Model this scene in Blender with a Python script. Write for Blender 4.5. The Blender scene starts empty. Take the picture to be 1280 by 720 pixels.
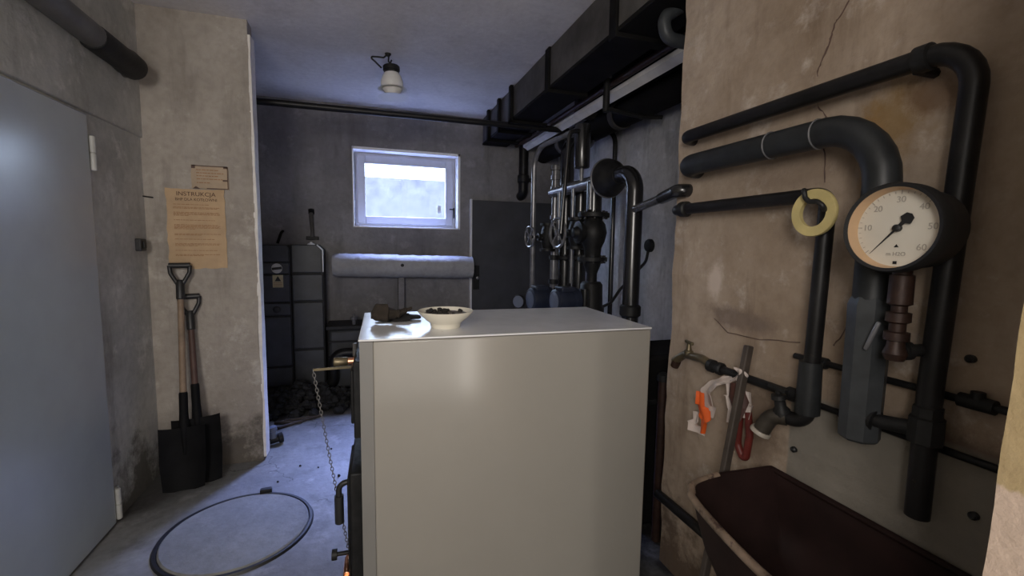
import bpy, math, random
from mathutils import Vector as V, Matrix
random.seed(7)
SC = bpy.context.scene
COL = SC.collection

# ---------------------------------------------------------------- camera
F = 560.0; YAW = math.radians(18.04); PITCH = math.radians(5.48); ROLL = math.radians(-0.83); EYE = V((0, 0, 1.42))
_fwd = V((math.sin(YAW)*math.cos(PITCH), math.cos(YAW)*math.cos(PITCH), -math.sin(PITCH)))
_rt = V((math.cos(YAW), -math.sin(YAW), 0)); _dn = _fwd.cross(_rt)
RT = math.cos(ROLL)*_rt + math.sin(ROLL)*_dn
DN = -math.sin(ROLL)*_rt + math.cos(ROLL)*_dn
cam = bpy.data.cameras.new('camera'); camo = bpy.data.objects.new('camera', cam); COL.objects.link(camo)
cam.sensor_width = 36; cam.lens = F/1280*36; cam.clip_start = .02
m = Matrix((RT, -DN, -_fwd)).transposed().to_4x4(); m.translation = EYE; camo.matrix_world = m
SC.camera = camo

def at(ax, val, px, py):
    "the point on the world plane  axis = val  that the photograph shows at a pixel"
    d = (px-640)*RT + (py-360)*DN + F*_fwd
    return EYE + d*((val-EYE[ax])/d[ax])
def size(p, px): return px*abs((V(p)-EYE).dot(_fwd))/F

# ---------------------------------------------------------------- light
SC.view_settings.view_transform = 'Standard'; SC.view_settings.look = 'None'
SC.view_settings.gamma = 1; SC.view_settings.use_curve_mapping = False
SC.view_settings.exposure = 0.13
try:
    SC.cycles.use_denoising = True; SC.cycles.max_bounces = 10; SC.cycles.diffuse_bounces = 6
    SC.cycles.sample_clamp_indirect = 4
except Exception: pass
W = bpy.data.worlds.new('sky'); SC.world = W; W.use_nodes = True
bg = W.node_tree.nodes['Background']; bg.inputs[0].default_value = (.62, .76, 1, 1); bg.inputs[1].default_value = 15

def area(name, loc, target, sx, sy, power, color):
    l = bpy.data.lights.new(name, 'AREA'); l.shape = 'RECTANGLE'; l.size = sx; l.size_y = sy; l.energy = power; l.color = color
    o = bpy.data.objects.new(name, l); COL.objects.link(o); o.location = loc
    o.rotation_euler = (V(target)-V(loc)).to_track_quat('-Z', 'Y').to_euler(); return o
area('open_sky_light', (.5, 6.9, 4.6), (.35, 4.3, 1.4), 2.6, 1.8, 5200, (.36, .46, 1))
dl = area('front_fill_light', (-.8, -1.0, 1.95), (.1, 2.2, 1.5), .7, .85, 22, (1, .94, .88)); dl.data.spread = math.radians(130)  # added lamp behind the camera; lights the room from upper left
area('boiler_band_light', (.29, -1.06, .98), (.29, 2, .98), .86, 1.9, 10, (1, .95, .9))  # added lamp behind the camera; makes the pale band on the boiler
area('boiler_streak_light', (.745, -1.055, .98), (.745, 2, .98), .07, 1.9, 6, (1, .93, .85))  # added narrow lamp; its reflection draws the streak on the boiler

# ---------------------------------------------------------------- materials
def new_mat(name):
    mt = bpy.data.materials.new(name); mt.use_nodes = True
    return mt, mt.node_tree, mt.node_tree.nodes['Principled BSDF']
def noise(nt, scale, detail=6, rough=.6, stretch=None, kind='ShaderNodeTexNoise'):
    tc = nt.nodes.new('ShaderNodeTexCoord'); mp = nt.nodes.new('ShaderNodeMapping')
    nt.links.new(tc.outputs['Object'], mp.inputs[0])
    if stretch: mp.inputs['Scale'].default_value = stretch
    n = nt.nodes.new(kind); n.inputs['Scale'].default_value = scale
    if kind == 'ShaderNodeTexNoise':
        n.inputs['Detail'].default_value = detail; n.inputs['Roughness'].default_value = rough
    nt.links.new(mp.outputs[0], n.inputs['Vector']); return n
def ramp(nt, src, stops):
    r = nt.nodes.new('ShaderNodeValToRGB'); el = r.color_ramp.elements
    for i, (p, c) in enumerate(stops):
        e = el[i] if i < 2 else el.new(p)
        e.position = p; e.color = (c if hasattr(c, '__len__') else (c, c, c))[:3] + (1,) if hasattr(c, '__len__') else (c, c, c, 1)
    nt.links.new(src, r.inputs[0]); return r.outputs[0]
def mix(nt, fac, a, b):
    n = nt.nodes.new('ShaderNodeMix'); n.data_type = 'RGBA'
    for i, s in ((0, fac), (6, a), (7, b)):
        if hasattr(s, 'links') or hasattr(s, 'is_linked'): nt.links.new(s, n.inputs[i])
        else: n.inputs[i].default_value = s if i == 0 else (tuple(s)+(1,))[:4]
    return n.outputs[2]
def bump(nt, b, src, strength, dist=.01):
    n = nt.nodes.new('ShaderNodeBump'); n.inputs['Strength'].default_value = strength; n.inputs['Distance'].default_value = dist
    nt.links.new(src, n.inputs['Height']); nt.links.new(n.outputs[0], b.inputs['Normal'])
def plain(name, c, rough=.5, metal=0, var=.25, scale=9, bmp=0, spec=.5, wear=None, wear_at=.62):
    mt, nt, b = new_mat(name)
    n = noise(nt, scale)
    lo = tuple(x*(1-var) for x in c); hi = tuple(min(1, x*(1+var)) for x in c)
    col = ramp(nt, n.outputs[0], [(.3, lo), (.7, hi)])
    if wear:
        w = noise(nt, scale*2.3, 8, .7)
        col = mix(nt, ramp(nt, w.outputs[0], [(wear_at, 0.), (wear_at+.06, 1.)]), col, wear)
    nt.links.new(col, b.inputs['Base Color'])
    b.inputs['Roughness'].default_value = rough; b.inputs['Metallic'].default_value = metal
    b.inputs['Specular IOR Level'].default_value = spec
    if bmp: bump(nt, b, n.outputs[0], bmp)
    return mt
def plaster(name, c1, c2, c3, stain, rough=.85, bmp=.35, streak=.5, crack=True, grime=0):
    "old distemper: two tones, worn lighter patches, running stains, hairline cracks"
    mt, nt, b = new_mat(name)
    n1 = noise(nt, 1.6, 8, .62); n2 = noise(nt, 5.5, 8, .7); n3 = noise(nt, 26, 5, .6)
    col = mix(nt, ramp(nt, n1.outputs[0], [(.36, 0.), (.66, 1.)]), c1, c2)
    col = mix(nt, ramp(nt, n2.outputs[0], [(.56, 0.), (.68, .7)]), col, c3)
    st = noise(nt, 2.2, 7, .65, (2.4, 2.4, .45))
    col = mix(nt, ramp(nt, st.outputs[0], [(.55, 0.), (.78, streak)]), col, stain)
    col = mix(nt, ramp(nt, n3.outputs[0], [(.3, .22), (.6, 0.)]), col, stain)
    if grime:
        tc = nt.nodes.new('ShaderNodeTexCoord'); sp = nt.nodes.new('ShaderNodeSeparateXYZ'); nt.links.new(tc.outputs['Object'], sp.inputs[0])
        g1 = noise(nt, 4, 9, .72); ma = nt.nodes.new('ShaderNodeMath'); ma.operation = 'MULTIPLY_ADD'; ma.inputs[1].default_value = -.32/grime
        nt.links.new(sp.outputs[2], ma.inputs[0]); nt.links.new(g1.outputs[0], ma.inputs[2])
        col = mix(nt, ramp(nt, ma.outputs[0], [(.26, 0.), (.42, .85)]), col, tuple(x*.6 for x in stain))
    if crack:
        vn = noise(nt, 1.1, kind='ShaderNodeTexVoronoi'); vn.feature = 'DISTANCE_TO_EDGE'
        wob = noise(nt, 3.0, 6, .6); mp = vn.inputs['Vector'].links[0].from_socket
        add = nt.nodes.new('ShaderNodeVectorMath'); add.operation = 'ADD'
        sc = nt.nodes.new('ShaderNodeVectorMath'); sc.operation = 'SCALE'; sc.inputs['Scale'].default_value = .5
        nt.links.new(wob.outputs['Color'], sc.inputs[0]); nt.links.new(mp, add.inputs[0]); nt.links.new(sc.outputs[0], add.inputs[1])
        nt.links.new(add.outputs[0], vn.inputs['Vector'])
        gate = noise(nt, 1.3, 2)
        k = nt.nodes.new('ShaderNodeMath'); k.operation = 'MULTIPLY'
        nt.links.new(ramp(nt, vn.outputs['Distance'], [(.0, .7), (.008, 0.)]), k.inputs[0])
        nt.links.new(ramp(nt, gate.outputs[0], [(.46, 0.), (.52, 1.)]), k.inputs[1])
        col = mix(nt, k.outputs[0], col, tuple(x*.35 for x in stain))
    nt.links.new(col, b.inputs['Base Color']); b.inputs['Roughness'].default_value = rough
    b.inputs['Specular IOR Level'].default_value = .25
    h = nt.nodes.new('ShaderNodeMath'); h.operation = 'ADD'
    nt.links.new(n2.outputs[0], h.inputs[0]); nt.links.new(n3.outputs[0], h.inputs[1])
    bump(nt, b, h.outputs[0], bmp, .012)
    mt['col'] = 1
    return mt, nt, b, col
def spot(nt, col, cen, rad, color, strength, wob=.5):
    tc = nt.nodes.new('ShaderNodeTexCoord'); mp = nt.nodes.new('ShaderNodeMapping'); nt.links.new(tc.outputs['Object'], mp.inputs[0])
    mp.inputs['Location'].default_value = tuple(-c/r for c, r in zip(cen, rad)); mp.inputs['Scale'].default_value = tuple(1/r for r in rad)
    ln = nt.nodes.new('ShaderNodeVectorMath'); ln.operation = 'LENGTH'; nt.links.new(mp.outputs[0], ln.inputs[0])
    n = noise(nt, 7, 8, .7); ad = nt.nodes.new('ShaderNodeMath'); ad.operation = 'MULTIPLY_ADD'; ad.inputs[1].default_value = wob*4
    nt.links.new(n.outputs[0], ad.inputs[0]); nt.links.new(ln.outputs['Value'], ad.inputs[2])
    return mix(nt, ramp(nt, ad.outputs[0], [(.45+wob*.6, strength), (1, 0.)]) if 0 else ramp(nt, shift(nt, ad.outputs[0], wob*2), [(.45, strength), (.95, 0.)]), col, color)
def shift(nt, src, k):
    m_ = nt.nodes.new('ShaderNodeMath'); m_.operation = 'SUBTRACT'; nt.links.new(src, m_.inputs[0]); m_.inputs[1].default_value = k; return m_.outputs[0]
M = {}
M['wall_left'] = plaster('grey_distemper', (.40, .395, .36), (.60, .59, .545), (.71, .70, .65), (.14, .13, .11), grime=.45, streak=.65, crack=False)[0]
M['wall_partition'] = plaster('beige_distemper', (.32, .285, .25), (.45, .41, .365), (.56, .52, .475), (.14, .12, .10), grime=.4, streak=.65, crack=False)[0]
M['wall_back'] = plaster('blue_grey_distemper', (.18, .175, .18), (.28, .272, .275), (.34, .33, .335), (.09, .085, .085), streak=.75, crack=False)[0]
M['wall_right'], _nt, _b, _c = plaster('ochre_distemper', (.31, .235, .17), (.47, .38, .30), (.60, .52, .45), (.13, .085, .055), streak=.85, grime=.5, crack=False)
# the pale splash patch painted above the basin
def zone(nt, ax, edge, width, sign):
    tc = nt.nodes.new('ShaderNodeTexCoord'); sp = nt.nodes.new('ShaderNodeSeparateXYZ'); nt.links.new(tc.outputs['Object'], sp.inputs[0])
    mr = nt.nodes.new('ShaderNodeMapRange'); mr.inputs[1].default_value = edge-width*sign; mr.inputs[2].default_value = edge+width*sign
    nt.links.new(sp.outputs[ax], mr.inputs[0]); return mr.outputs[0]
for cen, rad, colr, st in (((1.25, .80, 1.73), (.3, .10, .13), (.26, .16, .06), .8), ((1.25, .72, 1.78), (.3, .09, .06), (.16, .09, .05), .7), ((1.25, .84, 1.60), (.3, .05, .22), (.30, .17, .07), .6),
        ((1.25, 1.36, 1.30), (.3, .05, .09), (.62, .52, .45), .9), ((1.25, 1.25, 1.17), (.3, .2, .06), (.17, .125, .105), .7), ((1.25, 1.05, 1.66), (.3, .35, .06), (.2, .14, .1), .45), ((1.25, .55, .95), (.3, .3, .10), (.13, .09, .07), .8), ((1.25, 1.15, .80), (.3, .12, .2), (.16, .11, .075), .7)):
    _c = spot(_nt, _c, cen, rad, colr, st)
_k = _nt.nodes.new('ShaderNodeMath'); _k.operation = 'MULTIPLY'
_nt.links.new(zone(_nt, 1, 1.015, .004, -1), _k.inputs[0]); _nt.links.new(zone(_nt, 2, .985, .008, -1), _k.inputs[1])
_pn = noise(_nt, 5, 6)
_nt.links.new(mix(_nt, _k.outputs[0], _c, ramp(_nt, _pn.outputs[0], [(.3, (.19, .172, .145)), (.7, (.265, .24, .205))])), _b.inputs['Base Color'])
M['wall_near'], _nt, _b, _c = plaster('yellow_ochre_distemper', (.44, .33, .17), (.5, .38, .22), (.53, .42, .27), (.3, .2, .1), streak=.5, crack=False)
_pn = noise(_nt, 9, 6); _tc = _nt.nodes.new('ShaderNodeTexCoord'); _sp = _nt.nodes.new('ShaderNodeSeparateXYZ'); _nt.links.new(_tc.outputs['Object'], _sp.inputs[0])
_ad = _nt.nodes.new('ShaderNodeMath'); _ad.operation = 'MULTIPLY_ADD'; _ad.inputs[1].default_value = .09
_nt.links.new(_pn.outputs[0], _ad.inputs[0]); _nt.links.new(_sp.outputs[2], _ad.inputs[2])
_nt.links.new(mix(_nt, ramp(_nt, _ad.outputs[0], [(.0, 1.), (1., 1.)]), _c, _c), _b.inputs['Base Color'])
_mr = _nt.nodes.new('ShaderNodeMapRange'); _mr.inputs[1].default_value = 1.145; _mr.inputs[2].default_value = 1.152; _nt.links.new(_ad.outputs[0], _mr.inputs[0])
_nt.links.new(mix(_nt, _mr.outputs[0], (.62, .48, .38), _c), _b.inputs['Base Color'])
M['wall_recess'] = plaster('pale_blue_distemper', (.40, .40, .41), (.62, .62, .63), (.72, .71, .72), (.12, .11, .10), streak=.9, crack=False)[0]
M['ceiling'] = plaster('ceiling_distemper', (.62, .59, .57), (.74, .71, .69), (.78, .76, .74), (.36, .33, .32), streak=.4, crack=False, bmp=.2)[0]
M['floor'], _nt, _b, _c = plaster('worn_concrete', (.17, .17, .175), (.27, .27, .27), (.34, .34, .34), (.06, .055, .05), rough=.62, bmp=.3, streak=.7)
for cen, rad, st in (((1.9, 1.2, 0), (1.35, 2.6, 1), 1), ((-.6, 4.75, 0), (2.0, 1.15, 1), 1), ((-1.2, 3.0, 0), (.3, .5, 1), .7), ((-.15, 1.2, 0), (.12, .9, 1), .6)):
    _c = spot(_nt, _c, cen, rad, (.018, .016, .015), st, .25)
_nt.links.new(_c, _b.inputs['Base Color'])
M['manhole'] = plaster('dusty_cast_plate', (.2, .2, .195), (.26, .26, .25), (.3, .3, .29), (.09, .085, .08), rough=.7, crack=False)[0]
M['white_reveal'] = plaster('white_limewash', (.84, .84, .84), (.9, .9, .9), (.93, .93, .93), (.5, .5, .5), crack=False, bmp=.2, streak=.3)[0]
M['lime_edge'] = plaster('pale_plaster_edge', (.78, .74, .7), (.86, .83, .8), (.9, .88, .86), (.35, .3, .26), crack=False)[0]
M['wrap'] = plaster('plaster_wrap', (.33, .33, .34), (.42, .42, .42), (.5, .5, .5), (.2, .2, .2), crack=False, bmp=.5)[0]
M['door_paint'] = plain('grey_gloss_paint', (.40, .44, .465), .25, 0, .06, 3, .03, 1.0)
M['hinge'] = plain('pale_hinge_paint', (.42, .42, .40), .5, 0, .15)
M['dark_door'] = plain('dark_grey_paint', (.045, .047, .052), .55, 0, .25, 5, .1)
M['pipe'] = plain('black_pipe_paint', (.010, .0095, .010), .42, .0, .5, 14, .12, .3, wear=(.09, .06, .045), wear_at=.66)
M['pipe_grey'] = plain('grey_pipe_paint', (.020, .022, .024), .45, 0, .4, 12, .12, .35, wear=(.1, .07, .05), wear_at=.66)
M['sleeve'] = plain('grey_sleeve_paint', (.042, .046, .05), .45, 0, .3, 12, .1, .35)
M['left_pipe'] = plain('faded_grey_pipe_paint', (.11, .108, .104), .5, 0, .3, 6, .1, .4)
M['dull_brass'] = plain('dull_brown_brass', (.045, .038, .03), .5, .2, .4, 18, .15, .35)
M['pipe_back'] = plain('glossy_black_pipe_paint', (.013, .013, .014), .24, 0, .4, 14, .06, .8)
M['pipe_steel'] = plain('bare_dark_steel', (.17, .17, .18), .22, .3, .3, 14, .04, .8)
M['iron'] = plain('black_cast_iron', (.011, .011, .0115), .52, .0, .4, 22, .25, .3)
M['soot'] = plain('sooty_sheet_metal', (.008, .0075, .0075), .8, 0, .4, 6, .2, .12)
M['grey_sheet'] = plain('dusty_grey_sheet', (.085, .08, .075), .75, 0, .35, 5, .2, .15)
M['strip_white'] = plain('bright_strip_white', (.75, .73, .7), .6, 0, .15, 6, .1)  # whitened because little light reaches the strip; brightness is in the colour
M['brass'] = plain('tarnished_brass', (.16, .13, .08), .42, .7, .35, 20, .1)
M['copper'] = plain('bright_copper', (.85, .42, .25), .28, 1, .1, 20)
M['bronze'] = plain('brown_bronze', (.036, .018, .013), .5, .3, .4, 25, .2)
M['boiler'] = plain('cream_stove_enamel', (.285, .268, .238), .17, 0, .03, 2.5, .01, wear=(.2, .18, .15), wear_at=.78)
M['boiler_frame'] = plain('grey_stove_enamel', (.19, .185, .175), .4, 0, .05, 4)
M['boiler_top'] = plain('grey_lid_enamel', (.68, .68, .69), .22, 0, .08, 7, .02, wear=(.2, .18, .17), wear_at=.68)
M['black_plastic'] = plain('black_plastic', (.02, .02, .021), .45, 0, .2)
M['wood_light'] = plain('worn_ash_wood', (.24, .17, .115), .6, 0, .3, 10, .1)
M['wood_dark'] = plain('dark_red_wood', (.085, .045, .035), .6, 0, .3, 10, .1)
M['wood_grey'] = plain('grey_old_wood', (.055, .042, .034), .7, 0, .3, 12, .15)
M['blade'] = plain('coal_black_steel', (.006, .006, .007), .7, .0, .4, 10, .15, .15)
M['paper'] = plain('yellowed_paper', (.50, .35, .21), .8, 0, .14, 7)
M['paper_pale'] = plain('faded_paper', (.44, .34, .24), .8, 0, .16, 9)
M['ink'] = plain('brown_ink', (.09, .045, .03), .8, 0, .1)
M['ink_faint'] = plain('faded_ink', (.33, .18, .09), .8, 0, .2)
M['tape'] = plain('brown_corner_stain', (.12, .075, .06), .8, 0, .3)
M['cabinet'] = plain('blue_grey_hammer_paint', (.043, .046, .052), .5, 0, .25, 8, .12)
M['cabinet_gap'] = plain('dark_joint', (.018, .018, .02), .7)
M['white_and_lit'] = plain('white_paint_and_lit_edge', (.7, .7, .72), .5, 0, .1)  # white paint, also the window light on the cabinet edge
M['label'] = plain('yellowed_label', (.5, .43, .25), .7, 0, .15)
M['label_white'] = plain('white_label', (.55, .54, .5), .7, 0, .1)
M['win_frame'] = plain('white_window_paint', (.46, .46, .49), .45, 0, .08, 8, .05)
M['bowl'] = plain('cream_glazed_ceramic', (.72, .68, .58), .22, 0, .05, 5)
M['ash'] = plain('grey_ash', (.13, .11, .095), .95, 0, .5, 60, .6)
M['ember'] = plain('black_cinder', (.02, .018, .016), .9, 0, .4, 40, .4)
M['glove'] = plain('brown_work_cloth', (.022, .016, .011), .95, 0, .4, 30, .5)
M['rag'] = plain('black_rag', (.01, .009, .009), .95, 0, .4, 24, .5)
M['gasket'] = plain('yellow_gasket', (.56, .46, .2), .7, 0, .15, 14, .08)
M['dial'] = plain('cream_dial', (.62, .58, .5), .5, 0, .05, 6, wear=(.42, .32, .18), wear_at=.74)
M['bezel_in'] = plain('ivory_bezel', (.62, .42, .25), .5, 0, .1)
M['dial_ink'] = plain('grey_dial_ink', (.36, .33, .29), .7, 0, .1)
M['black'] = plain('matt_black', (.012, .012, .013), .5, 0, .1)
M['sink'] = plain('brown_enamel', (.020, .0095, .0085), .7, 0, .35, 7, .08, .2, wear=(.04, .026, .02), wear_at=.66)
M['sink_rim'] = plain('worn_lit_enamel_rim', (.2, .145, .105), .45, 0, .5, 12, .15, wear=(.06, .035, .028), wear_at=.55)
M['bag_white'] = plain('white_plastic_strip', (.55, .47, .43), .45, 0, .12, 9)
M['bag_orange'] = plain('orange_plastic_strip', (.75, .12, .02), .45, 0, .1, 9)
M['bag_red'] = plain('dark_red_rubber', (.12, .016, .012), .5, 0, .25, 9)
M['bag_brown'] = plain('dark_brown_rubber', (.06, .02, .014), .6, 0, .3, 9)
M['blue_pump'] = plain('blue_pump_paint', (.018, .023, .042), .42, 0, .2, 14, .1)
M['gauge_white'] = plain('white_small_dial', (.13, .15, .2), .35, 0, .05)
M['porcelain'] = plain('white_porcelain_rim', (.36, .32, .27), .4, 0, .1)
M['coal'] = plain('coal_black', (.012, .012, .013), .8, 0, .4, 20, .5)
M['ground'] = plain('outside_paving', (.08, .078, .078), .9, 0, .3, 4, .2)
M['chain'] = plain('dull_chain_steel', (.13, .125, .12), .45, .6, .2)
mt, nt, b = new_mat('window_glass'); M['glass'] = mt
nt.nodes.remove(b); out = nt.nodes['Material Output']
tr = nt.nodes.new('ShaderNodeBsdfTransparent'); tr.inputs[0].default_value = (.96, .97, .98, 1)
gl = nt.nodes.new('ShaderNodeBsdfGlossy'); gl.inputs['Roughness'].default_value = .03
dn = noise(nt, 14, 8, .7); di = nt.nodes.new('ShaderNodeBsdfDiffuse'); di.inputs[0].default_value = (.55, .55, .55, 1)
m1 = nt.nodes.new('ShaderNodeMixShader'); m1.inputs[0].default_value = .06
m2 = nt.nodes.new('ShaderNodeMixShader'); nt.links.new(ramp(nt, dn.outputs[0], [(.45, .02), (.8, .22)]), m2.inputs[0])
nt.links.new(tr.outputs[0], m1.inputs[1]); nt.links.new(gl.outputs[0], m1.inputs[2])
nt.links.new(m1.outputs[0], m2.inputs[1]); nt.links.new(di.outputs[0], m2.inputs[2]); nt.links.new(m2.outputs[0], out.inputs[0])
mt, nt, b = new_mat('lamp_glass'); M['lamp_glass'] = mt
b.inputs['Base Color'].default_value = (.95, .93, .9, 1); b.inputs['Roughness'].default_value = .08
b.inputs['Transmission Weight'].default_value = .3; b.inputs['IOR'].default_value = 1.25
dn = noise(nt, 20, 4); nt.links.new(ramp(nt, dn.outputs[0], [(.3, .06), (.7, .2)]), b.inputs['Roughness'])

# ---------------------------------------------------------------- mesh helpers
def frame(d):
    d = V(d).normalized(); a = V((0, 0, 1)) if abs(d.z) < .9 else V((1, 0, 0))
    u = d.cross(a).normalized(); return d, u, d.cross(u).normalized()
def fillet(pts, r, n=7):
    pts = [V(p) for p in pts]; out = [pts[0]]
    for i in range(1, len(pts)-1):
        p, a, c = pts[i], pts[i-1], pts[i+1]
        ri = r[i-1] if hasattr(r, '__len__') else r
        u = (a-p); w = (c-p); lu, lw = u.length, w.length; u /= lu; w /= lw
        ang = math.acos(max(-1, min(1, u.dot(w))))
        if ang > 3.1 or ri <= 0: out.append(p); continue
        t = min(ri/math.tan(ang/2), lu*.95 if i == 1 else lu*.48, lw*.95 if i == len(pts)-2 else lw*.48)
        rr = t*math.tan(ang/2); cen = p + (u+w).normalized()*(rr/math.sin(ang/2))
        s = p+u*t-cen; e = p+w*t-cen; th = math.pi-ang
        for k in range(n+1):
            f = k/n; out.append(cen + (s*math.sin((1-f)*th)+e*math.sin(f*th))/math.sin(th))
    out.append(pts[-1]); return out
class MB:
    def __init__(s): s.v = []; s.f = []
    def add(s, v, f):
        o = len(s.v); s.v += [V(x) for x in v]; s.f += [tuple(i+o for i in q) for q in f]; return s
    def box(s, a, b, jit=0):
        (x0, y0, z0), (x1, y1, z1) = a, b
        vs = [(x, y, z) for z in (z0, z1) for x, y in ((x0, y0), (x1, y0), (x1, y1), (x0, y1))]
        if jit: vs = [tuple(c+random.uniform(-jit, jit) for c in p) for p in vs]
        return s.add(vs, [(3, 2, 1, 0), (4, 5, 6, 7), (0, 1, 5, 4), (1, 2, 6, 5), (2, 3, 7, 6), (3, 0, 4, 7)])
    def obox(s, c, d, L, w, h, up=(0, 0, 1)):
        "bar of length L along d, w across, h along up"
        d = V(d).normalized(); u = d.cross(V(up)).normalized(); n = u.cross(d); c = V(c)
        vs = [c+d*(L/2*i)+u*(w/2*j)+n*(h/2*k) for k in (-1, 1) for i, j in ((-1, -1), (1, -1), (1, 1), (-1, 1))]
        return s.add(vs, [(3, 2, 1, 0), (4, 5, 6, 7), (0, 1, 5, 4), (1, 2, 6, 5), (2, 3, 7, 6), (3, 0, 4, 7)])
    def tube(s, pts, r, n=14, caps=True, flat=None):
        pts = [V(p) for p in pts]; N = len(pts); rs = r if hasattr(r, '__len__') else [r]*N
        tan = [(pts[min(i+1, N-1)]-pts[max(i-1, 0)]).normalized() for i in range(N)]
        _, u, w = frame(tan[0]); vs = []
        for i in range(N):
            if i:
                q = tan[i-1].rotation_difference(tan[i]); u = q @ u
                u = (u-tan[i]*u.dot(tan[i])).normalized()
            w = tan[i].cross(u)
            for k in range(n):
                a = 2*math.pi*k/n; vs.append(pts[i]+u*math.cos(a)*rs[i]+w*math.sin(a)*rs[i]*(flat or 1))
        fs = [(i*n+k, i*n+(k+1) % n, (i+1)*n+(k+1) % n, (i+1)*n+k) for i in range(N-1) for k in range(n)]
        if caps: fs += [tuple(range(n))[::-1], tuple((N-1)*n+k for k in range(n))]
        return s.add(vs, fs)
    def pipe(s, pts, r, bend=0, n=14, caps=True): return s.tube(fillet(pts, bend) if bend else pts, r, n, caps)
    def lathe(s, o, d, prof, n=24, caps=True):
        o = V(o); d, u, w = frame(d); vs = []
        for t, r in prof:
            for k in range(n):
                a = 2*math.pi*k/n; vs.append(o+d*t+(u*math.cos(a)+w*math.sin(a))*max(r, 1e-4))
        N = len(prof)
        fs = [(i*n+k, i*n+(k+1) % n, (i+1)*n+(k+1) % n, (i+1)*n+k) for i in range(N-1) for k in range(n)]
        if caps: fs += [tuple(range(n))[::-1], tuple((N-1)*n+k for k in range(n))]
        return s.add(vs, fs)
    def torus(s, c, ax, R, r, n=28, k=8, sx=1):
        c = V(c); d, u, w = frame(ax); pts = [c+(u*math.cos(2*math.pi*i/n)+w*math.sin(2*math.pi*i/n)*sx)*R for i in range(n)]
        vs = []
        for i in range(n):
            rad = (pts[i]-c).normalized()
            for j in range(k):
                a = 2*math.pi*j/k; vs.append(pts[i]+rad*math.cos(a)*r+d*math.sin(a)*r)
        return s.add(vs, [(i*k+j, ((i+1) % n)*k+j, ((i+1) % n)*k+(j+1) % k, i*k+(j+1) % k) for i in range(n) for j in range(k)])
    def prism(s, poly, d):
        d = V(d); poly = [V(p) for p in poly]; n = len(poly)
        return s.add(poly+[p+d for p in poly], [tuple(range(n))[::-1], tuple(range(n, 2*n))]+[(i, (i+1) % n, n+(i+1) % n, n+i) for i in range(n)])
    def loft(s, rings, closed=True, caps=True):
        n = len(rings[0]); vs = [p for r in rings for p in r]
        fs = [(i*n+k, i*n+(k+1) % n, (i+1)*n+(k+1) % n, (i+1)*n+k) for i in range(len(rings)-1) for k in range(n if closed else n-1)]
        if caps and closed: fs += [tuple(range(n))[::-1], tuple((len(rings)-1)*n+k for k in range(n))]
        return s.add(vs, fs)
ORG = {}
def build(name, mb, mat, parent=None, bevel=0, smooth=True, angle=38, origin=None, mods=None):
    me = bpy.data.meshes.new(name)
    if parent is not None: org = ORG[parent.name]
    else: org = V(origin) if origin is not None else V((0, 0, 0))
    me.from_pydata([tuple(v-org) for v in mb.v], [], mb.f); me.validate(); me.update()
    import bmesh
    bm = bmesh.new(); bm.from_mesh(me); bmesh.ops.recalc_face_normals(bm, faces=bm.faces); bm.to_mesh(me); bm.free()
    if smooth:
        for p in me.polygons: p.use_smooth = True
        me.set_sharp_from_angle(angle=math.radians(angle))
    me.materials.append(mat if not isinstance(mat, str) else M[mat])
    o = bpy.data.objects.new(name, me); COL.objects.link(o)
    if parent is not None: o.parent = parent
    else: o.location = org
    ORG[o.name] = org
    if bevel:
        bv = o.modifiers.new('edge', 'BEVEL'); bv.width = bevel; bv.segments = 2; bv.limit_method = 'ANGLE'
    return o
def tag(o, label, cat, group=None, kind=None):
    o['label'] = label; o['category'] = cat
    if group: o['group'] = group
    if kind: o['kind'] = kind
    return o
def thing(name, loc, label, cat, group=None):
    o = bpy.data.objects.new(name, None); COL.objects.link(o); o.location = loc; o.empty_display_size = .1
    ORG[o.name] = V(loc); return tag(o, label, cat, group)
def solo(name, mb, mat, label, cat, loc, group=None, **k):
    return tag(build(name, mb, mat, None, origin=loc, **k), label, cat, group)
def struct(name, mb, mat, parent=None, **k):
    o = build(name, mb, mat, parent, **k)
    if parent is None: o['kind'] = 'structure'
    return o
def rough_block(corners, z0, z1, jit, step=.045):
    "a plastered block standing on the given plan corners, its arrises chipped"
    rings = []; z = z0; cur = [(0, 0)]*len(corners)
    while z < z1+1e-6:
        ring = []
        for i, (x, y, j) in enumerate(corners):
            cur[i] = (cur[i][0]*.75+random.uniform(-1, 1)*j*jit*.5, cur[i][1]*.75+random.uniform(-1, 1)*j*jit*.5)
            ring.append(V((x+cur[i][0], y+cur[i][1], z)))
        rings.append(ring); z += step
    for p, (x, y, j) in zip(rings[-1], corners): p.z = z1
    return MB().loft(rings)

CEIL = 2.73; XL = -1.22; YP = 3.163; XP = -.655; YB = 4.7; XR = 2.05; XF = 1.25; YF = 1.61
# ================================================================ THE SETTING
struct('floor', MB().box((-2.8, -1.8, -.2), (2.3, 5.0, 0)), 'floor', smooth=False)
struct('ceiling', MB().box((-2.8, -1.8, CEIL), (2.3, 5.0, CEIL+.2)), 'ceiling', smooth=False)
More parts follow.
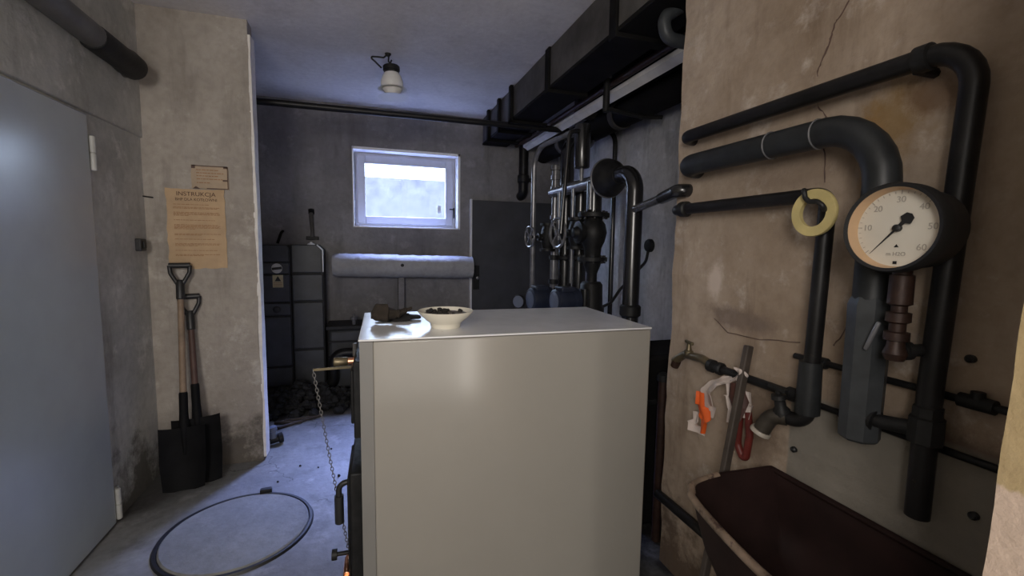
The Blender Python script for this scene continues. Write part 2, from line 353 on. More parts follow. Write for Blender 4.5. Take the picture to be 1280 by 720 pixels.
# left wall: lintel zone stands a little proud of the plaster beside the door
wl = MB().box((XL-.25, -1.8, 0), (XL, YP+.02, 2.0))
struct('wall_left', wl, 'wall_left', smooth=False)
struct('trim_1', MB().box((XL-.2, -1.5, 2.0), (XL+.012, YP+.02, CEIL)), 'wall_left', bevel=.006)
struct('wall_partition', rough_block([(-1.44, YP, 0), (XP, YP, 1), (XP+.002, YP+.10, .6), (-1.44, YP+.10, 0)], 0, CEIL, .006), 'wall_partition', smooth=False)
struct('trim_2', rough_block([(XP-.002, YP+.002, .7), (XP+.014, YP+.004, 1), (XP+.016, YP+.095, .4), (XP-.002, YP+.095, 0)], .02, CEIL-.08, .004), 'lime_edge', smooth=False)
struct('wall_back_left', MB().box((-2.8, YP+.1, 0), (-2.6, 5, CEIL)), 'wall_back', smooth=False)
struct('wall_inner', MB().box((-2.7, YP, 0), (-1.44, YP+.10, CEIL)), 'wall_back', smooth=False)
# back wall with its window hole
wx0, wx1, wz0, wz1 = -.118, .945, 1.572, 2.35
wb = MB()
wb.box((-2.8, YB, 0), (wx0, YB+.3, CEIL)); wb.box((wx1, YB, 0), (2.3, YB+.3, CEIL))
wb.box((wx0, YB, 0), (wx1, YB+.3, wz0)); wb.box((wx0, YB, wz1), (wx1, YB+.3, CEIL))
struct('wall_back', wb, 'wall_back', smooth=False)
struct('wall_right', MB().box((XR, YF-.1, 0), (XR+.25, 5, CEIL)), 'wall_recess', smooth=False)
struct('wall_front_right', rough_block([(XF, .3, 0), (2.2, .3, 0), (2.2, YF, 0), (XF, YF, 1)], 0, CEIL, .007), 'wall_right', smooth=False)
rn = rough_block([(.8, -1.6, 0), (1.6, -1.6, 0), (1.6, .363, 0), (.8, .363, 1)], 0, CEIL, .0012, .02)
for v in rn.v:
    if v.y > .3: v.y -= .0172*v.z          # the jamb leans a little out of plumb
struct('wall_near', rn, 'wall_near', smooth=False)
wr = MB(); wr.box((-1.5, -1.25, 0), (-1.18, -1.05, CEIL)); wr.box((-.42, -1.25, 0), (-.15, -1.05, CEIL)); wr.box((.79, -1.25, 0), (.95, -1.05, CEIL)); wr.box((-.15, -1.25, 1.97), (.79, -1.05, CEIL)); wr.box((-1.18, -1.25, 2.4), (-.42, -1.05, CEIL)); wr.box((-1.18, -1.25, 0), (-.42, -1.05, 1.5))  # openings left in this unseen wall for the three added lamps
struct('wall_corridor', MB().box((-1.5, -1.8, 0), (1.7, -1.6, CEIL)), 'wall_left', smooth=False)
struct('wall_behind', wr, 'wall_left', smooth=False)
# window
wn = bpy.data.objects.new('window_1', None); COL.objects.link(wn); wn.location = ((wx0+wx1)/2, YB, wz0); wn['kind'] = 'structure'; ORG['window_1'] = V(wn.location)
rv = MB(); t = .014; e = .006
rv.box((wx0, YB-e, wz0), (wx0+t, YB+.29, wz1)); rv.box((wx1-t-.012, YB-e, wz0), (wx1, YB+.29, wz1))
rv.box((wx0, YB-e, wz1-t-.012), (wx1, YB+.29, wz1)); rv.box((wx0, YB-e, wz0), (wx1, YB+.29, wz0+t))
build('window_reveal', rv, 'white_reveal', wn, bevel=.003)
def rect_frame(x0, x1, z0, z1, y0, y1, w):
    return MB().box((x0, y0, z0), (x0+w, y1, z1)).box((x1-w, y0, z0), (x1, y1, z1)).box((x0+w, y0, z0), (x1-w, y1, z0+w)).box((x0+w, y0, z1-w), (x1-w, y1, z1))
fx0, fx1, fz0, fz1 = wx0+.014, wx1-.026, wz0+.014, wz1-.026
build('window_frame', rect_frame(fx0, fx1, fz0, fz1, YB+.15, YB+.22, .04), 'win_frame', wn, bevel=.003)
build('window_sash', rect_frame(fx0+.03, fx1-.03, fz0+.03, fz1-.03, YB+.13, YB+.18, .075), 'win_frame', wn, bevel=.004)
build('window_glazing', MB().box((fx0+.09, YB+.155, fz0+.09), (fx1-.09, YB+.159, fz1-.09)), 'glass', wn, smooth=False)
q = at(1, YB+.153, 549, 262)
build('window_sticker', MB().box((q.x-.02, YB+.151, q.z-.04), (q.x+.02, YB+.153, q.z+.04)), 'label_white', wn, smooth=False)
q = at(1, YB+.12, 567, 262)
hd = MB().lathe((q.x, YB+.13, q.z), (0, -1, 0), [(0, .012), (.02, .012)], 10); hd.obox((q.x, YB+.105, q.z-.04), (0, 0, 1), .11, .016, .012, (0, 1, 0)); hd.obox((q.x-.02, YB+.115, q.z), (1, 0, 0), .05, .012, .012)
build('window_catch', hd, 'iron', wn)
# outside, seen through the glass
struct('ground_outside', MB().box((-6, 5.0, .2), (7, 12, .6)), 'ground', smooth=False)
struct('wall_outside', MB().box((-6, 9.0, .5), (7, 9.3, 2.66)), 'ground', smooth=False)
# back door
d2 = bpy.data.objects.new('door_2', None); COL.objects.link(d2); d2.location = (1.5, YB, 0); d2['kind'] = 'structure'; ORG['door_2'] = V(d2.location)
build('door_leaf', MB().box((1.065, YB-.035, .03), (2.0, YB+.01, 1.885)), 'dark_door', d2, bevel=.004)
build('door_edge', MB().box((1.045, YB-.042, .0), (1.067, YB+.01, 1.895)), 'white_and_lit', d2, bevel=.003)
q = at(1, YB-.04, 596, 347)
build('lock_plate', MB().box((1.08, YB-.041, q.z-.13), (1.15, YB-.03, q.z+.13)), 'iron', d2, bevel=.003)
build('door_knob', MB().lathe((q.x, YB-.04, q.z), (0, -1, 0), [(0, .008), (.02, .008), (.025, .018), (.04, .018), (.046, .008)], 16), 'pipe_steel', d2)
# left door
d1 = bpy.data.objects.new('door_1', None); COL.objects.link(d1); d1.location = (XL, 2.1, 0); d1['kind'] = 'structure'; ORG['door_1'] = V(d1.location)
build('door_leaf', MB().box((XL-.02, 1.55, .015), (XL+.018, 2.605, 1.985)), 'door_paint', d1, bevel=.004)
for zz in (1.815, .105):
    h = MB().lathe((XL+.022, 2.625, zz-.08), (0, 0, 1), [(0, .009), (.004, .013), (.076, .013), (.078, .010), (.082, .010), (.084, .013), (.156, .013), (.16, .009)], 14)
    h.box((XL, 2.62, zz-.075), (XL+.012, 2.665, zz+.075))
    build('door_hinge', h, 'hinge', d1)

# ================================================================ CEILING: ducts, pipes, lamp
DZ = 2.48
t = thing('ventilation_duct', (1.32, 4.69, DZ), 'sooty black rectangular duct running under the ceiling to the back wall', 'duct')
build('duct_body', MB().box((1.18, .4, DZ), (1.44, 4.69, CEIL-.004)), 'grey_sheet', t, bevel=.006)
build('duct_underside', MB().box((1.176, .4, DZ-.022), (1.445, 4.69, DZ)), 'soot', t, bevel=.004)
for px in (612, 625, 640):
    q = at(0, 1.17, px, 150)
    s = MB().box((1.145, q.y-.026, DZ-.05), (1.172, q.y+.026, CEIL-.003)); s.box((1.145, q.y-.026, DZ-.055), (1.47, q.y+.026, DZ-.03))
    build('hanging_strap', s, 'soot', t, bevel=.003)
for yy in (2.05, 2.9):
    build('duct_flange', MB().box((1.165, yy-.035, DZ-.045), (1.46, yy+.035, CEIL-.004)), 'soot', t, bevel=.004)
t = thing('ventilation_box', (1.75, 2.7, 2.42), 'black sooty air box under the ceiling between the duct and the wall', 'air box')
build('box_body', MB().box((1.62, 2.15, 2.49), (1.98, 3.35, CEIL-.004)), 'soot', t, bevel=.008)
build('box_end', MB().box((1.622, 3.352, 2.45), (1.84, 3.42, CEIL-.004)), 'grey_sheet', t, bevel=.004)
build('box_rail', MB().box((1.62, 2.15, 2.455), (1.65, 3.35, 2.492)), 'soot', t, bevel=.004)
# pipes along the right wall below the box
q0 = at(0, 1.86, 850, 98); q1 = at(0, 1.86, 735, 172); zz = (q0.z+q1.z)/2
t = thing('heating_pipe', (1.86, 3, zz-.1), 'thick sooty pipe running high along the recessed right wall', 'pipe')
build('pipe_run', MB().tube([(1.86, 1.63, zz), (1.86, 4.68, zz)], .095, 20), 'soot', t)
for yy in (2.2, 3.1, 4.1): build('pipe_collar', MB().lathe((1.86, yy-.03, zz), (0, 1, 0), [(0, .1), (.005, .105), (.055, .105), (.06, .1)], 20), 'grey_sheet', t)
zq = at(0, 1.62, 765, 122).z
solo('bright_strip', MB().obox((1.62, 3.15, zq), (0, 1, 0), 3.04, .062, .012, (1, 0, 1.6)).obox((1.595, 3.15, zq+.022), (0, 1, 0), 3.04, .006, .03), 'strip_white',
     'added bright strip running above the thick sooty wall pipe', 'bright strip', (1.62, 3, zq), bevel=.002)  # added; stands for the lit stretch of wall between the dark pipes
zq = at(0, 1.55, 745, 118).z
solo('conduit_pipe', MB().tube([(1.55, 1.63, zq), (1.55, 4.68, zq)], .02, 14), 'bronze', 'brown thin pipe running along above the bright strip', 'pipe', (1.55, 3, zq))
q = at(0, 1.50, 758, 120)
t = thing('hanger_rod', (1.50, q.y, CEIL), 'black pipe hanger dropping from ceiling to the thick wall pipe', 'pipe hanger')
build('hanger_bar', MB().tube([(1.50, q.y, 2.728), (1.50, q.y, zz-.12)], .022, 12), 'iron', t)
build('hanger_hook', MB().pipe([(1.50, q.y, zz-.1), (1.78, q.y, zz-.125), (1.93, q.y, zz-.11)], .014, .04, 10), 'iron', t)
build('hanger_clamp', MB().lathe((1.50, q.y, 2.50), (0, 0, 1), [(0, .028), (.005, .034), (.045, .034), (.05, .028)], 12), 'pipe_steel', t)
# pipe elbow at the top of the near right wall
ub = lambda x, y: at(1, 1.77, x, y)
solo('bend_pipe', MB().pipe([ub(900, -30), ub(858, 4), ub(829, 22), ub(833, 48), ub(870, 56)], size(ub(833, 30), 8), .05, 18, True), 'sleeve',
     'dark return bend of pipe looping out high beside the near wall edge', 'pipe', ub(870, 56))
# thin pipe across the room below the ceiling
YC = 3.72; a = at(1, YC, 318, 126); c = at(1, YC, 706, 163)
t = thing('water_pipe', (.6, YC, a.z), 'thin black pipe running across the back room just under the ceiling', 'pipe')
build('pipe_run', MB().pipe([(-2.59, YC, a.z), tuple(a), tuple(c), (c.x+.03, YC, c.z), (c.x+.03, YC+.02, 1.9)], .025, .05, 12), 'pipe', t)
a = at(1, 4.62, 655, 167)
t = thing('riser_pipe', (a.x, 4.62, 1.9), 'dark vertical pipe on the back wall above the grey door', 'pipe')
build('pipe_run', MB().pipe([(a.x, 4.62, 2.47), (a.x, 4.62, 1.97), (a.x, YB+.01, 1.95)], .05, .05, 16), 'pipe', t)
build('pipe_joint', MB().lathe((a.x, 4.62, 2.08), (0, 0, 1), [(0, .052), (.01, .062), (.08, .062), (.09, .052)], 16), 'iron', t)
build('pipe_bracket', MB().box((a.x-.01, 4.6, 2.11), (a.x+.13, 4.69, 2.135)), 'iron', t, bevel=.003)
# thick pipe upper left
hx = XL+.062; q1 = at(0, hx, 184, 97); q2 = at(0, hx, 72, 0)
t = thing('heating_pipe', (hx, 2.8, q1.z), 'dark grey thick pipe along the left wall under the ceiling above the door', 'pipe')
build('pipe_run', MB().pipe([(hx, -1.02, q2.z+.02), (hx, 2.96, q1.z), (XL-.01, 3.0, q1.z)], .054, .05, 20), 'left_pipe', t)
build('pipe_sleeve', MB().lathe((hx, 2.6, q1.z), (0, 1, 0), [(0, .0545), (.01, .060), (.25, .060), (.30, .067), (.38, .064), (.385, .05)], 20), 'iron', t)
# ceiling lamp
q = at(2, CEIL, 485, 67); LX, LY = q.x, q.y
a = at(1, LY, 489, 82); b2 = at(1, LY, 491, 120)
t = thing('ceiling_lamp', (LX, LY, CEIL), 'clear glass globe lamp with dark cap hanging on a ceiling hook', 'lamp')
px = lambda x, y: at(1, LY, x, y)
build('lamp_hook', MB().pipe([px(484, 66.5), px(486, 70), px(485.5, 77), px(488, 79), px(489.5, 75)], .005, .01, 8).lathe((LX, LY, CEIL), (0, 0, -1), [(0, .022), (.008, .02), (.02, .01)], 12), 'iron', t)
build('lamp_cable', MB().pipe([px(484, 68), px(480, 72), px(471, 71), px(461.5, 70.5), px(469, 77), px(477, 85)], .006, .02, 8), 'iron', t)
ax = (b2-a); L = ax.length; axn = ax.normalized()
u = size(a, 1)
build('lamp_cap', MB().lathe(a, axn, [(0, 3*u), (.5*u, 9.5*u), (1.5*u, 10.3*u), (6*u, 10.3*u), (7*u, 9.3*u), (9.5*u, 9*u)], 28), 'iron', t)
build('lamp_globe', MB().lathe(a+axn*9*u, axn, [(0, 8.8*u), (4*u, 11.3*u), (10*u, 13.4*u), (15*u, 13.6*u), (20*u, 12*u), (25*u, 8.5*u), (28*u, 4.5*u), (29*u, .1)], 36, True), 'lamp_glass', t)
build('lamp_bulb', MB().lathe(a+axn*9*u, axn, [(0, 3.5*u), (5*u, 4*u), (9*u, 6.5*u), (14*u, 7*u), (18*u, 4.5*u), (19.5*u, .1)], 24, True), 'label_white', t)

# ================================================================ BACK ROOM
q0 = at(1, 4.6, 416, 331); q1 = at(1, 4.6, 588, 334)
t = thing('lagged_pipe', (.3, 4.62, q0.z), 'white plaster wrapped pipe lying along the back wall under the window', 'pipe')
n = 34; rings = []
for i in range(n+1):
    f = i/n; x = q0.x+(1.043-q0.x)*f; z = q0.z+(q1.z-q0.z)*f
    rr = .108*(1+random.uniform(-.035, .035))*(1 if 0 < i else .86)
    rings.append([V((x, 4.572+math.cos(2*math.pi*k/18)*rr*1.05+random.uniform(-.002, .002), z+math.sin(2*math.pi*k/18)*rr*1.05)) for k in range(18)])
build('pipe_lagging', MB().loft(rings), 'wrap', t, angle=60)
q = at(1, 4.55, 502, 331)
build('pipe_stub', MB().tube([(q.x, 4.48, q.z), (q.x, 4.445, q.z)], .016, 10), 'iron', t)
build('pipe_support', MB().box((q.x-.03, 4.6, q0.z-.5), (q.x+.03, YB+.005, q0.z-.09)), 'wall_back', t, bevel=.006)

def panelled(name, label, x0, x1, yf, ztop, rows, mats, chamfer):
    t = thing(name, ((x0+x1)/2, (yf+YB)/2, 0), label, 'cabinet')
    build('cabinet_body', MB().prism([(x0, yf+.022, 0), (x1, yf+.022, 0), (x1, yf+.022, ztop-chamfer), (x1-chamfer, yf+.022, ztop), (x0, yf+.022, ztop)], (0, YB-yf-.03, 0)), 'cabinet_gap', t)
    for z0, z1 in rows:
        top = z1 > ztop-.03
        poly = [(x0+.006, yf, z0), (x1-.006, yf, z0), (x1-.006, yf, z1-(chamfer if top else 0)), (x1-(chamfer+.006 if top else .006), yf, z1), (x0+.006, yf, z1)]
        if not top: poly = poly[:3]+poly[4:]
        build('cabinet_panel', MB().prism(poly, (0, .03, 0)), 'cabinet', t, bevel=.008)
    return t
yf = 4.4
Z = lambda x, y: at(1, yf, x, y).z
t1 = panelled('metal_cabinet', 'blue grey panelled metal cabinet with yellow warning sticker beside the partition edge', -1.16, -.648, yf, Z(345, 306),
   [(Z(362, 327.5), Z(345, 306)), (Z(362, 342.5), Z(362, 328.5)), (Z(362, 377.5), Z(362, 344)), (Z(362, 394), Z(362, 379)), (.30, Z(362, 396)), (.05, .285)], 0, .028)
q = at(1, yf, 346, 335.5)
build('round_label', MB().lathe((q.x, yf+.002, q.z), (0, -1, 0), [(0, .044), (.004, .044)], 24), 'label_white', t1, smooth=False)
build('label_bar', MB().obox((q.x, yf-.003, q.z), (1, 0, .12), .08, .004, .022), 'black', t1, smooth=False)
q = at(1, yf, 347.5, 352)
s = build('warning_label', MB().box((q.x-.042, yf-.003, q.z-.052), (q.x+.042, yf+.002, q.z+.058)), 'label', t1, smooth=False)
build('warning_triangle', MB().prism([(q.x-.026, yf-.0045, q.z+.003), (q.x+.026, yf-.0045, q.z+.003), (q.x, yf-.0045, q.z+.05)], (0, .001, 0)), 'black', s, smooth=False)
for k in range(3): build('warning_line', MB().box((q.x-.034, yf-.0045, q.z-.012-.014*k), (q.x+.034, yf-.0035, q.z-.007-.014*k)), 'ink_faint', s, smooth=False)
q = at(1, yf, 346, 387)
build('cabinet_lock', MB().lathe((q.x, yf, q.z), (0, -1, 0), [(0, .03), (.012, .03), (.016, .02)], 18), 'black', t1)
t2 = panelled('metal_cabinet', 'blue grey metal cabinet with pale window-lit corner below the wall hook', -.64, -.376, yf, Z(385, 306),
   [(Z(380, 341), Z(385, 306)), (Z(385, 376), Z(385, 343)), (.45, Z(385, 378)), (.05, .435)], 0, .045)
build('lit_corner', MB().prism([(-.381, yf-.001, Z(402, 340)), (-.372, yf-.001, Z(402, 340)), (-.372, yf-.001, Z(385, 306)-.043), (-.421, yf-.001, Z(385, 306)+.004), (-.426, yf-.001, Z(385, 306)-.004), (-.381, yf-.001, Z(385, 306)-.048)], (0, .03, 0)), 'white_and_lit', t2, smooth=False)  # pale edge: window light on the side face put into colour
q = at(1, yf+.01, 388, 304)
build('cabinet_cap_nut', MB().lathe((q.x, yf+.06, Z(385, 306)-.003), (0, 0, 1), [(0, .035), (.012, .03), (.02, .012), (.03, .008)], 14), 'white_and_lit', t2)
# wall hook above it
a = at(1, 4.68, 389, 264); c = at(1, 4.68, 389, 297)
t = thing('wall_bracket', (a.x, YB, c.z), 'sooty broken pipe bracket on the back wall above the metal cabinets', 'bracket')
build('bracket_arm', MB().tube([(a.x, 4.69, a.z), (a.x, 4.655, a.z-.05), (a.x+.005, 4.68, c.z+.06), (a.x+.005, 4.66, c.z)], [.018, .02, .016, .02], 12), 'grey_sheet', t)
build('bracket_cap', MB().lathe((a.x, 4.692, a.z-.03), (0, -.3, 1), [(0, .02), (.005, .026), (.05, .026), (.055, .015)], 12), 'soot', t)
build('bracket_plate', MB().box((a.x-.05, 4.66, c.z-.02), (a.x+.06, YB+.004, c.z+.012)), 'iron', t, bevel=.004)
a = at(1, 4.69, 352, 290); c = at(1, 4.69, 347, 304)
solo('cable_stub', MB().pipe([(a.x+.01, YB+.004, a.z+.01), (a.x, 4.68, a.z), (c.x, 4.685, c.z)], .012, .03, 8), 'soot', 'short black cable end on the wall over the left metal cabinet', 'cable', (a.x, YB, a.z))
# low dark tank and pipes under the window
t = thing('low_tank', (.2, 4.5, 0), 'low dark blue metal tank against the back wall under the wrapped pipe', 'tank')
build('tank_body', MB().box((-.34, 4.36, .06), (.95, 4.69, .62)), 'cabinet', t, bevel=.03)
build('tank_lid', MB().box((-.36, 4.34, .62), (.97, 4.695, .655)), 'cabinet_gap', t, bevel=.006)
for x in (-.25, .85): build('tank_foot', MB().box((x-.04, 4.38, 0), (x+.04, 4.66, .07)), 'iron', t, bevel=.004)
for zz in (.36, .5): build('tank_band', MB().box((-.345, 4.352, zz), (.955, 4.36, zz+.018)), 'pipe', t, bevel=.002)
build('tank_valve', MB().lathe((-.12, 4.42, .655), (0, 0, 1), [(0, .02), (.04, .02), (.045, .034), (.07, .034), (.075, .012), (.1, .012)], 14), 'pipe_steel', t)
t = thing('floor_pipe', (-.2, 4.3, .1), 'black pipe lying low along the floor in front of the metal cabinets', 'pipe')
build('pipe_run', MB().pipe([(-1.3, 4.3, .1), (-.3, 4.3, .1), (-.3, 4.28, .42), (.9, 4.28, .42)], .045, .1, 14), 'pipe', t)
build('pipe_flange', MB().lathe((.1, 4.28, .42), (1, 0, 0), [(0, .07), (.03, .07)], 18), 'iron', t)
# dark rubble heap
hm = MB()
def lump(mb, c, r, n=7):
    rings = []
    for i in range(5):
        th = math.pi*(i+.5)/5
        rings.append([V(c)+V((math.cos(2*math.pi*k/n)*math.sin(th), math.sin(2*math.pi*k/n)*math.sin(th), math.cos(th)*.8))*r*random.uniform(.75, 1.15) for k in range(n)])
    mb.loft(rings)
for i in range(420):
    x = random.gauss(-.55, .35); y = random.gauss(4.12, .1); r = random.uniform(.018, .055)
    d = math.hypot((x+.55)/.75, (y-4.12)/.22); hgt = max(0, .2*(1-d))
    if d < 1.3: lump(hm, (min(x, .2), min(y, 4.24), hgt*random.uniform(.3, 1)+r*.5), r)
hp = solo('coal_heap', hm, 'coal', 'heap of black coal lumps on the floor before the metal cabinets', 'coal', (-.5, 4.12, 0), smooth=False); hp['kind'] = 'stuff'
for i, (x0, y0, x1, y1) in enumerate(((-.66, 3.66, -.42, 3.82), (-.7, 3.78, -.5, 3.74), (-.64, 3.80, -.36, 3.84))):
    solo('kindling_stick', MB().tube([(x0, y0, .012), (x1, y1, .014)], [.012, .009], 7), 'wood_grey',
         ('thin kindling stick nearest the partition on the floor', 'thin kindling stick lying in the middle of three by the partition', 'thin kindling stick lying closest to the coal heap')[i], 'stick', (x0, y0, 0), 'kindling sticks on the floor')
q = at(2, 0, 340, 556)
t = thing('pipe_fitting', (q.x+.01, q.y, 0), 'small dark pipe fitting with blue grey cap on the floor at the partition foot', 'pipe fitting')
b0 = V((q.x+.01, q.y, 0))
build('fitting_body', MB().lathe(b0+V((.0, 0, .035)), (.9, .3, .12), [(-.055, .02), (-.05, .034), (-.03, .034), (-.025, .025), (.03, .025), (.035, .036), (.06, .036), (.065, .02)], 14), 'iron', t)
build('fitting_cap', MB().lathe(b0+V((.0, .0, .05)), (-.1, 0, 1), [(0, .026), (.05, .024), (.055, .033), (.08, .03), (.085, .01)], 14), 'gauge_white', t)

# ================================================================ PARTITION: papers, shovels, box
def mesh_text(name, o):
    bpy.context.view_layer.update()
    me = bpy.data.meshes.new_from_object(o.evaluated_get(bpy.context.evaluated_depsgraph_get())); me.name = name
    cu = o.data; bpy.data.objects.remove(o); bpy.data.curves.remove(cu)
    n = bpy.data.objects.new(name, me); COL.objects.link(n); ORG[n.name] = V((0, 0, 0)); return n
def wtext(name, s, c, h, w, y, mat, parent, ax='Y'):
    cu = bpy.data.curves.new(name, 'FONT'); cu.body = s; cu.size = h; cu.align_x = 'CENTER'; cu.align_y = 'CENTER'; cu.extrude = .0004
    cu.materials.append(M[mat]); o = bpy.data.objects.new(name, cu); COL.objects.link(o); o = mesh_text(name, o)
    o.parent = parent; loc = V((c[0], y, c[1])) if ax == 'Y' else V((y, c[0], c[1]))
    o.location = loc-ORG[parent.name]; o.rotation_euler = (math.pi/2, 0, 0) if ax == 'Y' else (math.pi/2, 0, -math.pi/2)
    bpy.context.view_layer.update()
    if w and o.dimensions.x > 0: o.scale.x = w/o.dimensions.x
    return o
def paper(x0, x1, z0, z1, y, seed, nx=10, nz=14, edge=.004):
    rnd = random.Random(seed); mb = MB(); vs = []; fs = []
    for j in range(nz+1):
        for i in range(nx+1):
            x = x0+(x1-x0)*i/nx; z = z0+(z1-z0)*j/nz
            if i in (0, nx): x += rnd.uniform(-edge, edge)
            if j in (0, nz): z += rnd.uniform(-edge, edge)
            vs.append((x, y, z))
    N = len(vs); vs += [(x, y+.003, z) for x, y, z in vs]
    for j in range(nz):
        for i in range(nx):
            a = j*(nx+1)+i; fs.append((a, a+1, a+nx+2, a+nx+1)); fs.append((a+N, a+N+nx+1, a+N+nx+2, a+N+1))
    rim = [i for i in range(nx)]+[(j+1)*(nx+1)-1 for j in range(nz)]+[nz*(nx+1)+nx-i for i in range(nx)]+[(nz-j)*(nx+1) for j in range(nz)]
    fs += [(rim[(k+1) % len(rim)], rim[k], rim[k]+N, rim[(k+1) % len(rim)]+N) for k in range(len(rim))]
    return mb.add(vs, fs)
yw = YP-.006
px0, px1, pz0, pz1 = -1.112, -.812, 1.252, 1.722
t = thing('instruction_poster', ((px0+px1)/2, YP, pz0), 'yellowed instruction sheet pasted on the partition wall above the shovels', 'poster')
build('paper_sheet', paper(px0, px1, pz0, pz1, yw, 3), 'paper', t, smooth=False)
cx = (px0+px1)/2+.004
wtext('title_lettering', 'INSTRUKCJA', (cx, 1.693), .034, .2, yw-.0006, 'ink', t)
wtext('title_lettering', 'BHP DLA KOTŁOWNI', (cx, 1.661), .024, .212, yw-.0006, 'ink', t)
rnd = random.Random(5)
def script_lines(z_rows, x0, x1, y, parent, mat, h=.0035):
    for z, f in z_rows:
        mb = MB(); x = x0
        while x < x0+(x1-x0)*f:
            w = rnd.uniform(.006, .022); x2 = min(x+w, x1); mb.box((x, y-.0006, z-h/2), (x2, y, z+h/2)); x = x2+.0035
        build('text_line', mb, mat, parent, smooth=False)
script_lines([(1.632, .72), (1.615, .97), (1.609, .9), (1.585, .96), (1.579, 1), (1.573, .95), (1.567, .3), (1.540, .9), (1.512, .95), (1.506, 1), (1.5, .98), (1.494, 1), (1.488, .4), (1.458, 1), (1.452, .5), (1.427, .8), (1.400, 1), (1.394, .97), (1.388, .45), (1.36, .9), (1.335, .97), (1.329, .6)], px0+.035, px1-.028, yw, t, 'ink_faint')
t = thing('notice_plate', (-.88, YP, 1.72), 'small pale notice with dark corner stains above the yellowed instruction sheet', 'notice')
build('paper_sheet', paper(-.976, -.785, 1.728, 1.864, yw-.004, 9, 8, 6, .002), 'paper_pale', t, smooth=False)
e = MB(); y = yw-.0046
e.box((-.97, y, 1.858), (-.787, y+.001, 1.8635)); e.box((-.791, y, 1.73), (-.786, y+.001, 1.862)); e.box((-.9, y, 1.728), (-.786, y+.001, 1.733))
e.box((-.975, y, 1.845), (-.955, y+.001, 1.865)); e.box((-.81, y, 1.85), (-.787, y+.001, 1.864)); e.box((-.815, y, 1.775), (-.789, y+.001, 1.785)); e.prism([(-.972, y, 1.727), (-.935, y, 1.727), (-.955, y, 1.742)], (0, .001, 0))
build('stained_edge', e, 'tape', t, smooth=False)
script_lines([(1.838, .7), (1.82, .95), (1.803, .8), (1.785, .9), (1.763, .5)], -.95, -.81, yw-.004, t, 'ink_faint', .005)

def shovel(name, label, top, foot, shaft_mat, blade_w, blade_l, face, shaft_r=.017, sock=.30):
    "D-handled shovel leaning back, blade down"
    top, foot = V(top), V(foot); d = (foot-top).normalized(); L = (foot-top).length
    side = V(face).cross(d).normalized() if False else d.cross(V(face)).normalized(); nrm = side.cross(d).normalized()
    if nrm.dot(V(face)) < 0: nrm = -nrm
    t = thing(name, foot, label, 'shovel', 'shovels by the partition wall')
    P = lambda a, s, h=0: top+d*a+side*s+nrm*h
    g = MB().pipe([P(.0, -.052), P(.0, .052)], .0165, 0, 12)
    g.pipe([P(.0, -.05), P(.045, -.046), P(.11, -.012), P(.15, 0)], .0115, .03, 10); g.pipe([P(.0, .05), P(.045, .046), P(.11, .012), P(.15, 0)], .0115, .03, 10)
    g.lathe(P(.085, 0), d, [(0, .014), (.02, .022), (.11, .022), (.115, .018)], 16)
    build('handle_grip', g, 'black_plastic', t)
    bl0 = L-blade_l
    build('shaft', MB().tube([P(.15, 0), P(.5, 0), P(bl0-.12, 0)], [shaft_r*.95, shaft_r, shaft_r*1.05], 14), shaft_mat, t)
    build('socket', MB().lathe(P(bl0-.2, 0), d, [(0, .019), (.01, .022), (.12, .022), (.2, .026), (.27, .016), (.36, .006)], 14), 'blade', t)
    rings = []
    nx, nz = 12, 12; vs = []; fs = []
    for j in range(nz+1):
        f = j/nz; a = bl0+blade_l*f
        for i in range(nx+1):
            s = -1+2*i/nx; w = blade_w/2*(1+.0*f)*(1-.10*max(0, f-.55)/.45)
            rim = .035*(abs(s)**2.2)*(1-.5*f)
            tipz = .03*(1-s*s) if f == 1 else 0
            vs.append(P(a+(0 if j else 0)-(.012*abs(s)**3 if j == 0 else 0)+ (0.02*(1-s*s) if j == nz else 0)-.0, s*w, rim-.02*math.sin(f*2.6)*(1-s*s)+.02))
    N = len(vs); vs += [v-nrm*.004 for v in vs]
    for j in range(nz):
        for i in range(nx):
            q = j*(nx+1)+i; fs += [(q, q+1, q+nx+2, q+nx+1), (q+N, q+N+nx+1, q+N+nx+2, q+N+1)]
    rim = list(range(nx))+[(j+1)*(nx+1)-1 for j in range(nz)]+[nz*(nx+1)+nx-i for i in range(nx)]+[(nz-j)*(nx+1) for j in range(nz)]
    fs += [(rim[(k+1) % len(rim)], rim[k], rim[k]+N, rim[(k+1) % len(rim)]+N) for k in range(len(rim))]
    build('blade', MB().add(vs, fs), 'blade', t, angle=50)
    return t
shovel('shovel', 'taller coal shovel with pale ash shaft leaning on the partition', (-1.045, 3.11, 1.272), (-1.005, 2.90, .012), 'wood_light', .22, .34, (0.1, -1, .2))
shovel('shovel', 'shorter coal shovel with dark red shaft leaning just behind the taller one', (-1.015, 3.135, 1.085), (-.945, 2.955, .012), 'wood_dark', .235, .37, (.2, -1, .2))
# small box and bits in the corner
q = at(0, XL+.02, 178, 306)
t = thing('switch_box', (XL, q.y, q.z), 'small black switch box low in the corner beside the instruction sheet', 'switch')
build('switch_housing', MB().box((XL-.004, q.y-.035, q.z-.035), (XL+.028, q.y+.035, q.z+.035)), 'black_plastic', t, bevel=.006)
build('switch_rocker', MB().box((XL+.028, q.y-.014, q.z-.02), (XL+.036, q.y+.014, q.z+.02)), 'black', t, bevel=.003)
q = at(1, YP-.01, 178, 245)
solo('wall_nail', MB().tube([(q.x-.04, YP-.004, q.z+.004), (q.x, YP-.012, q.z), (q.x+.05, YP-.006, q.z-.006)], .004, 8), 'black', 'thin black wire nail sticking out of the corner plaster', 'nail', (q.x, YP, q.z))

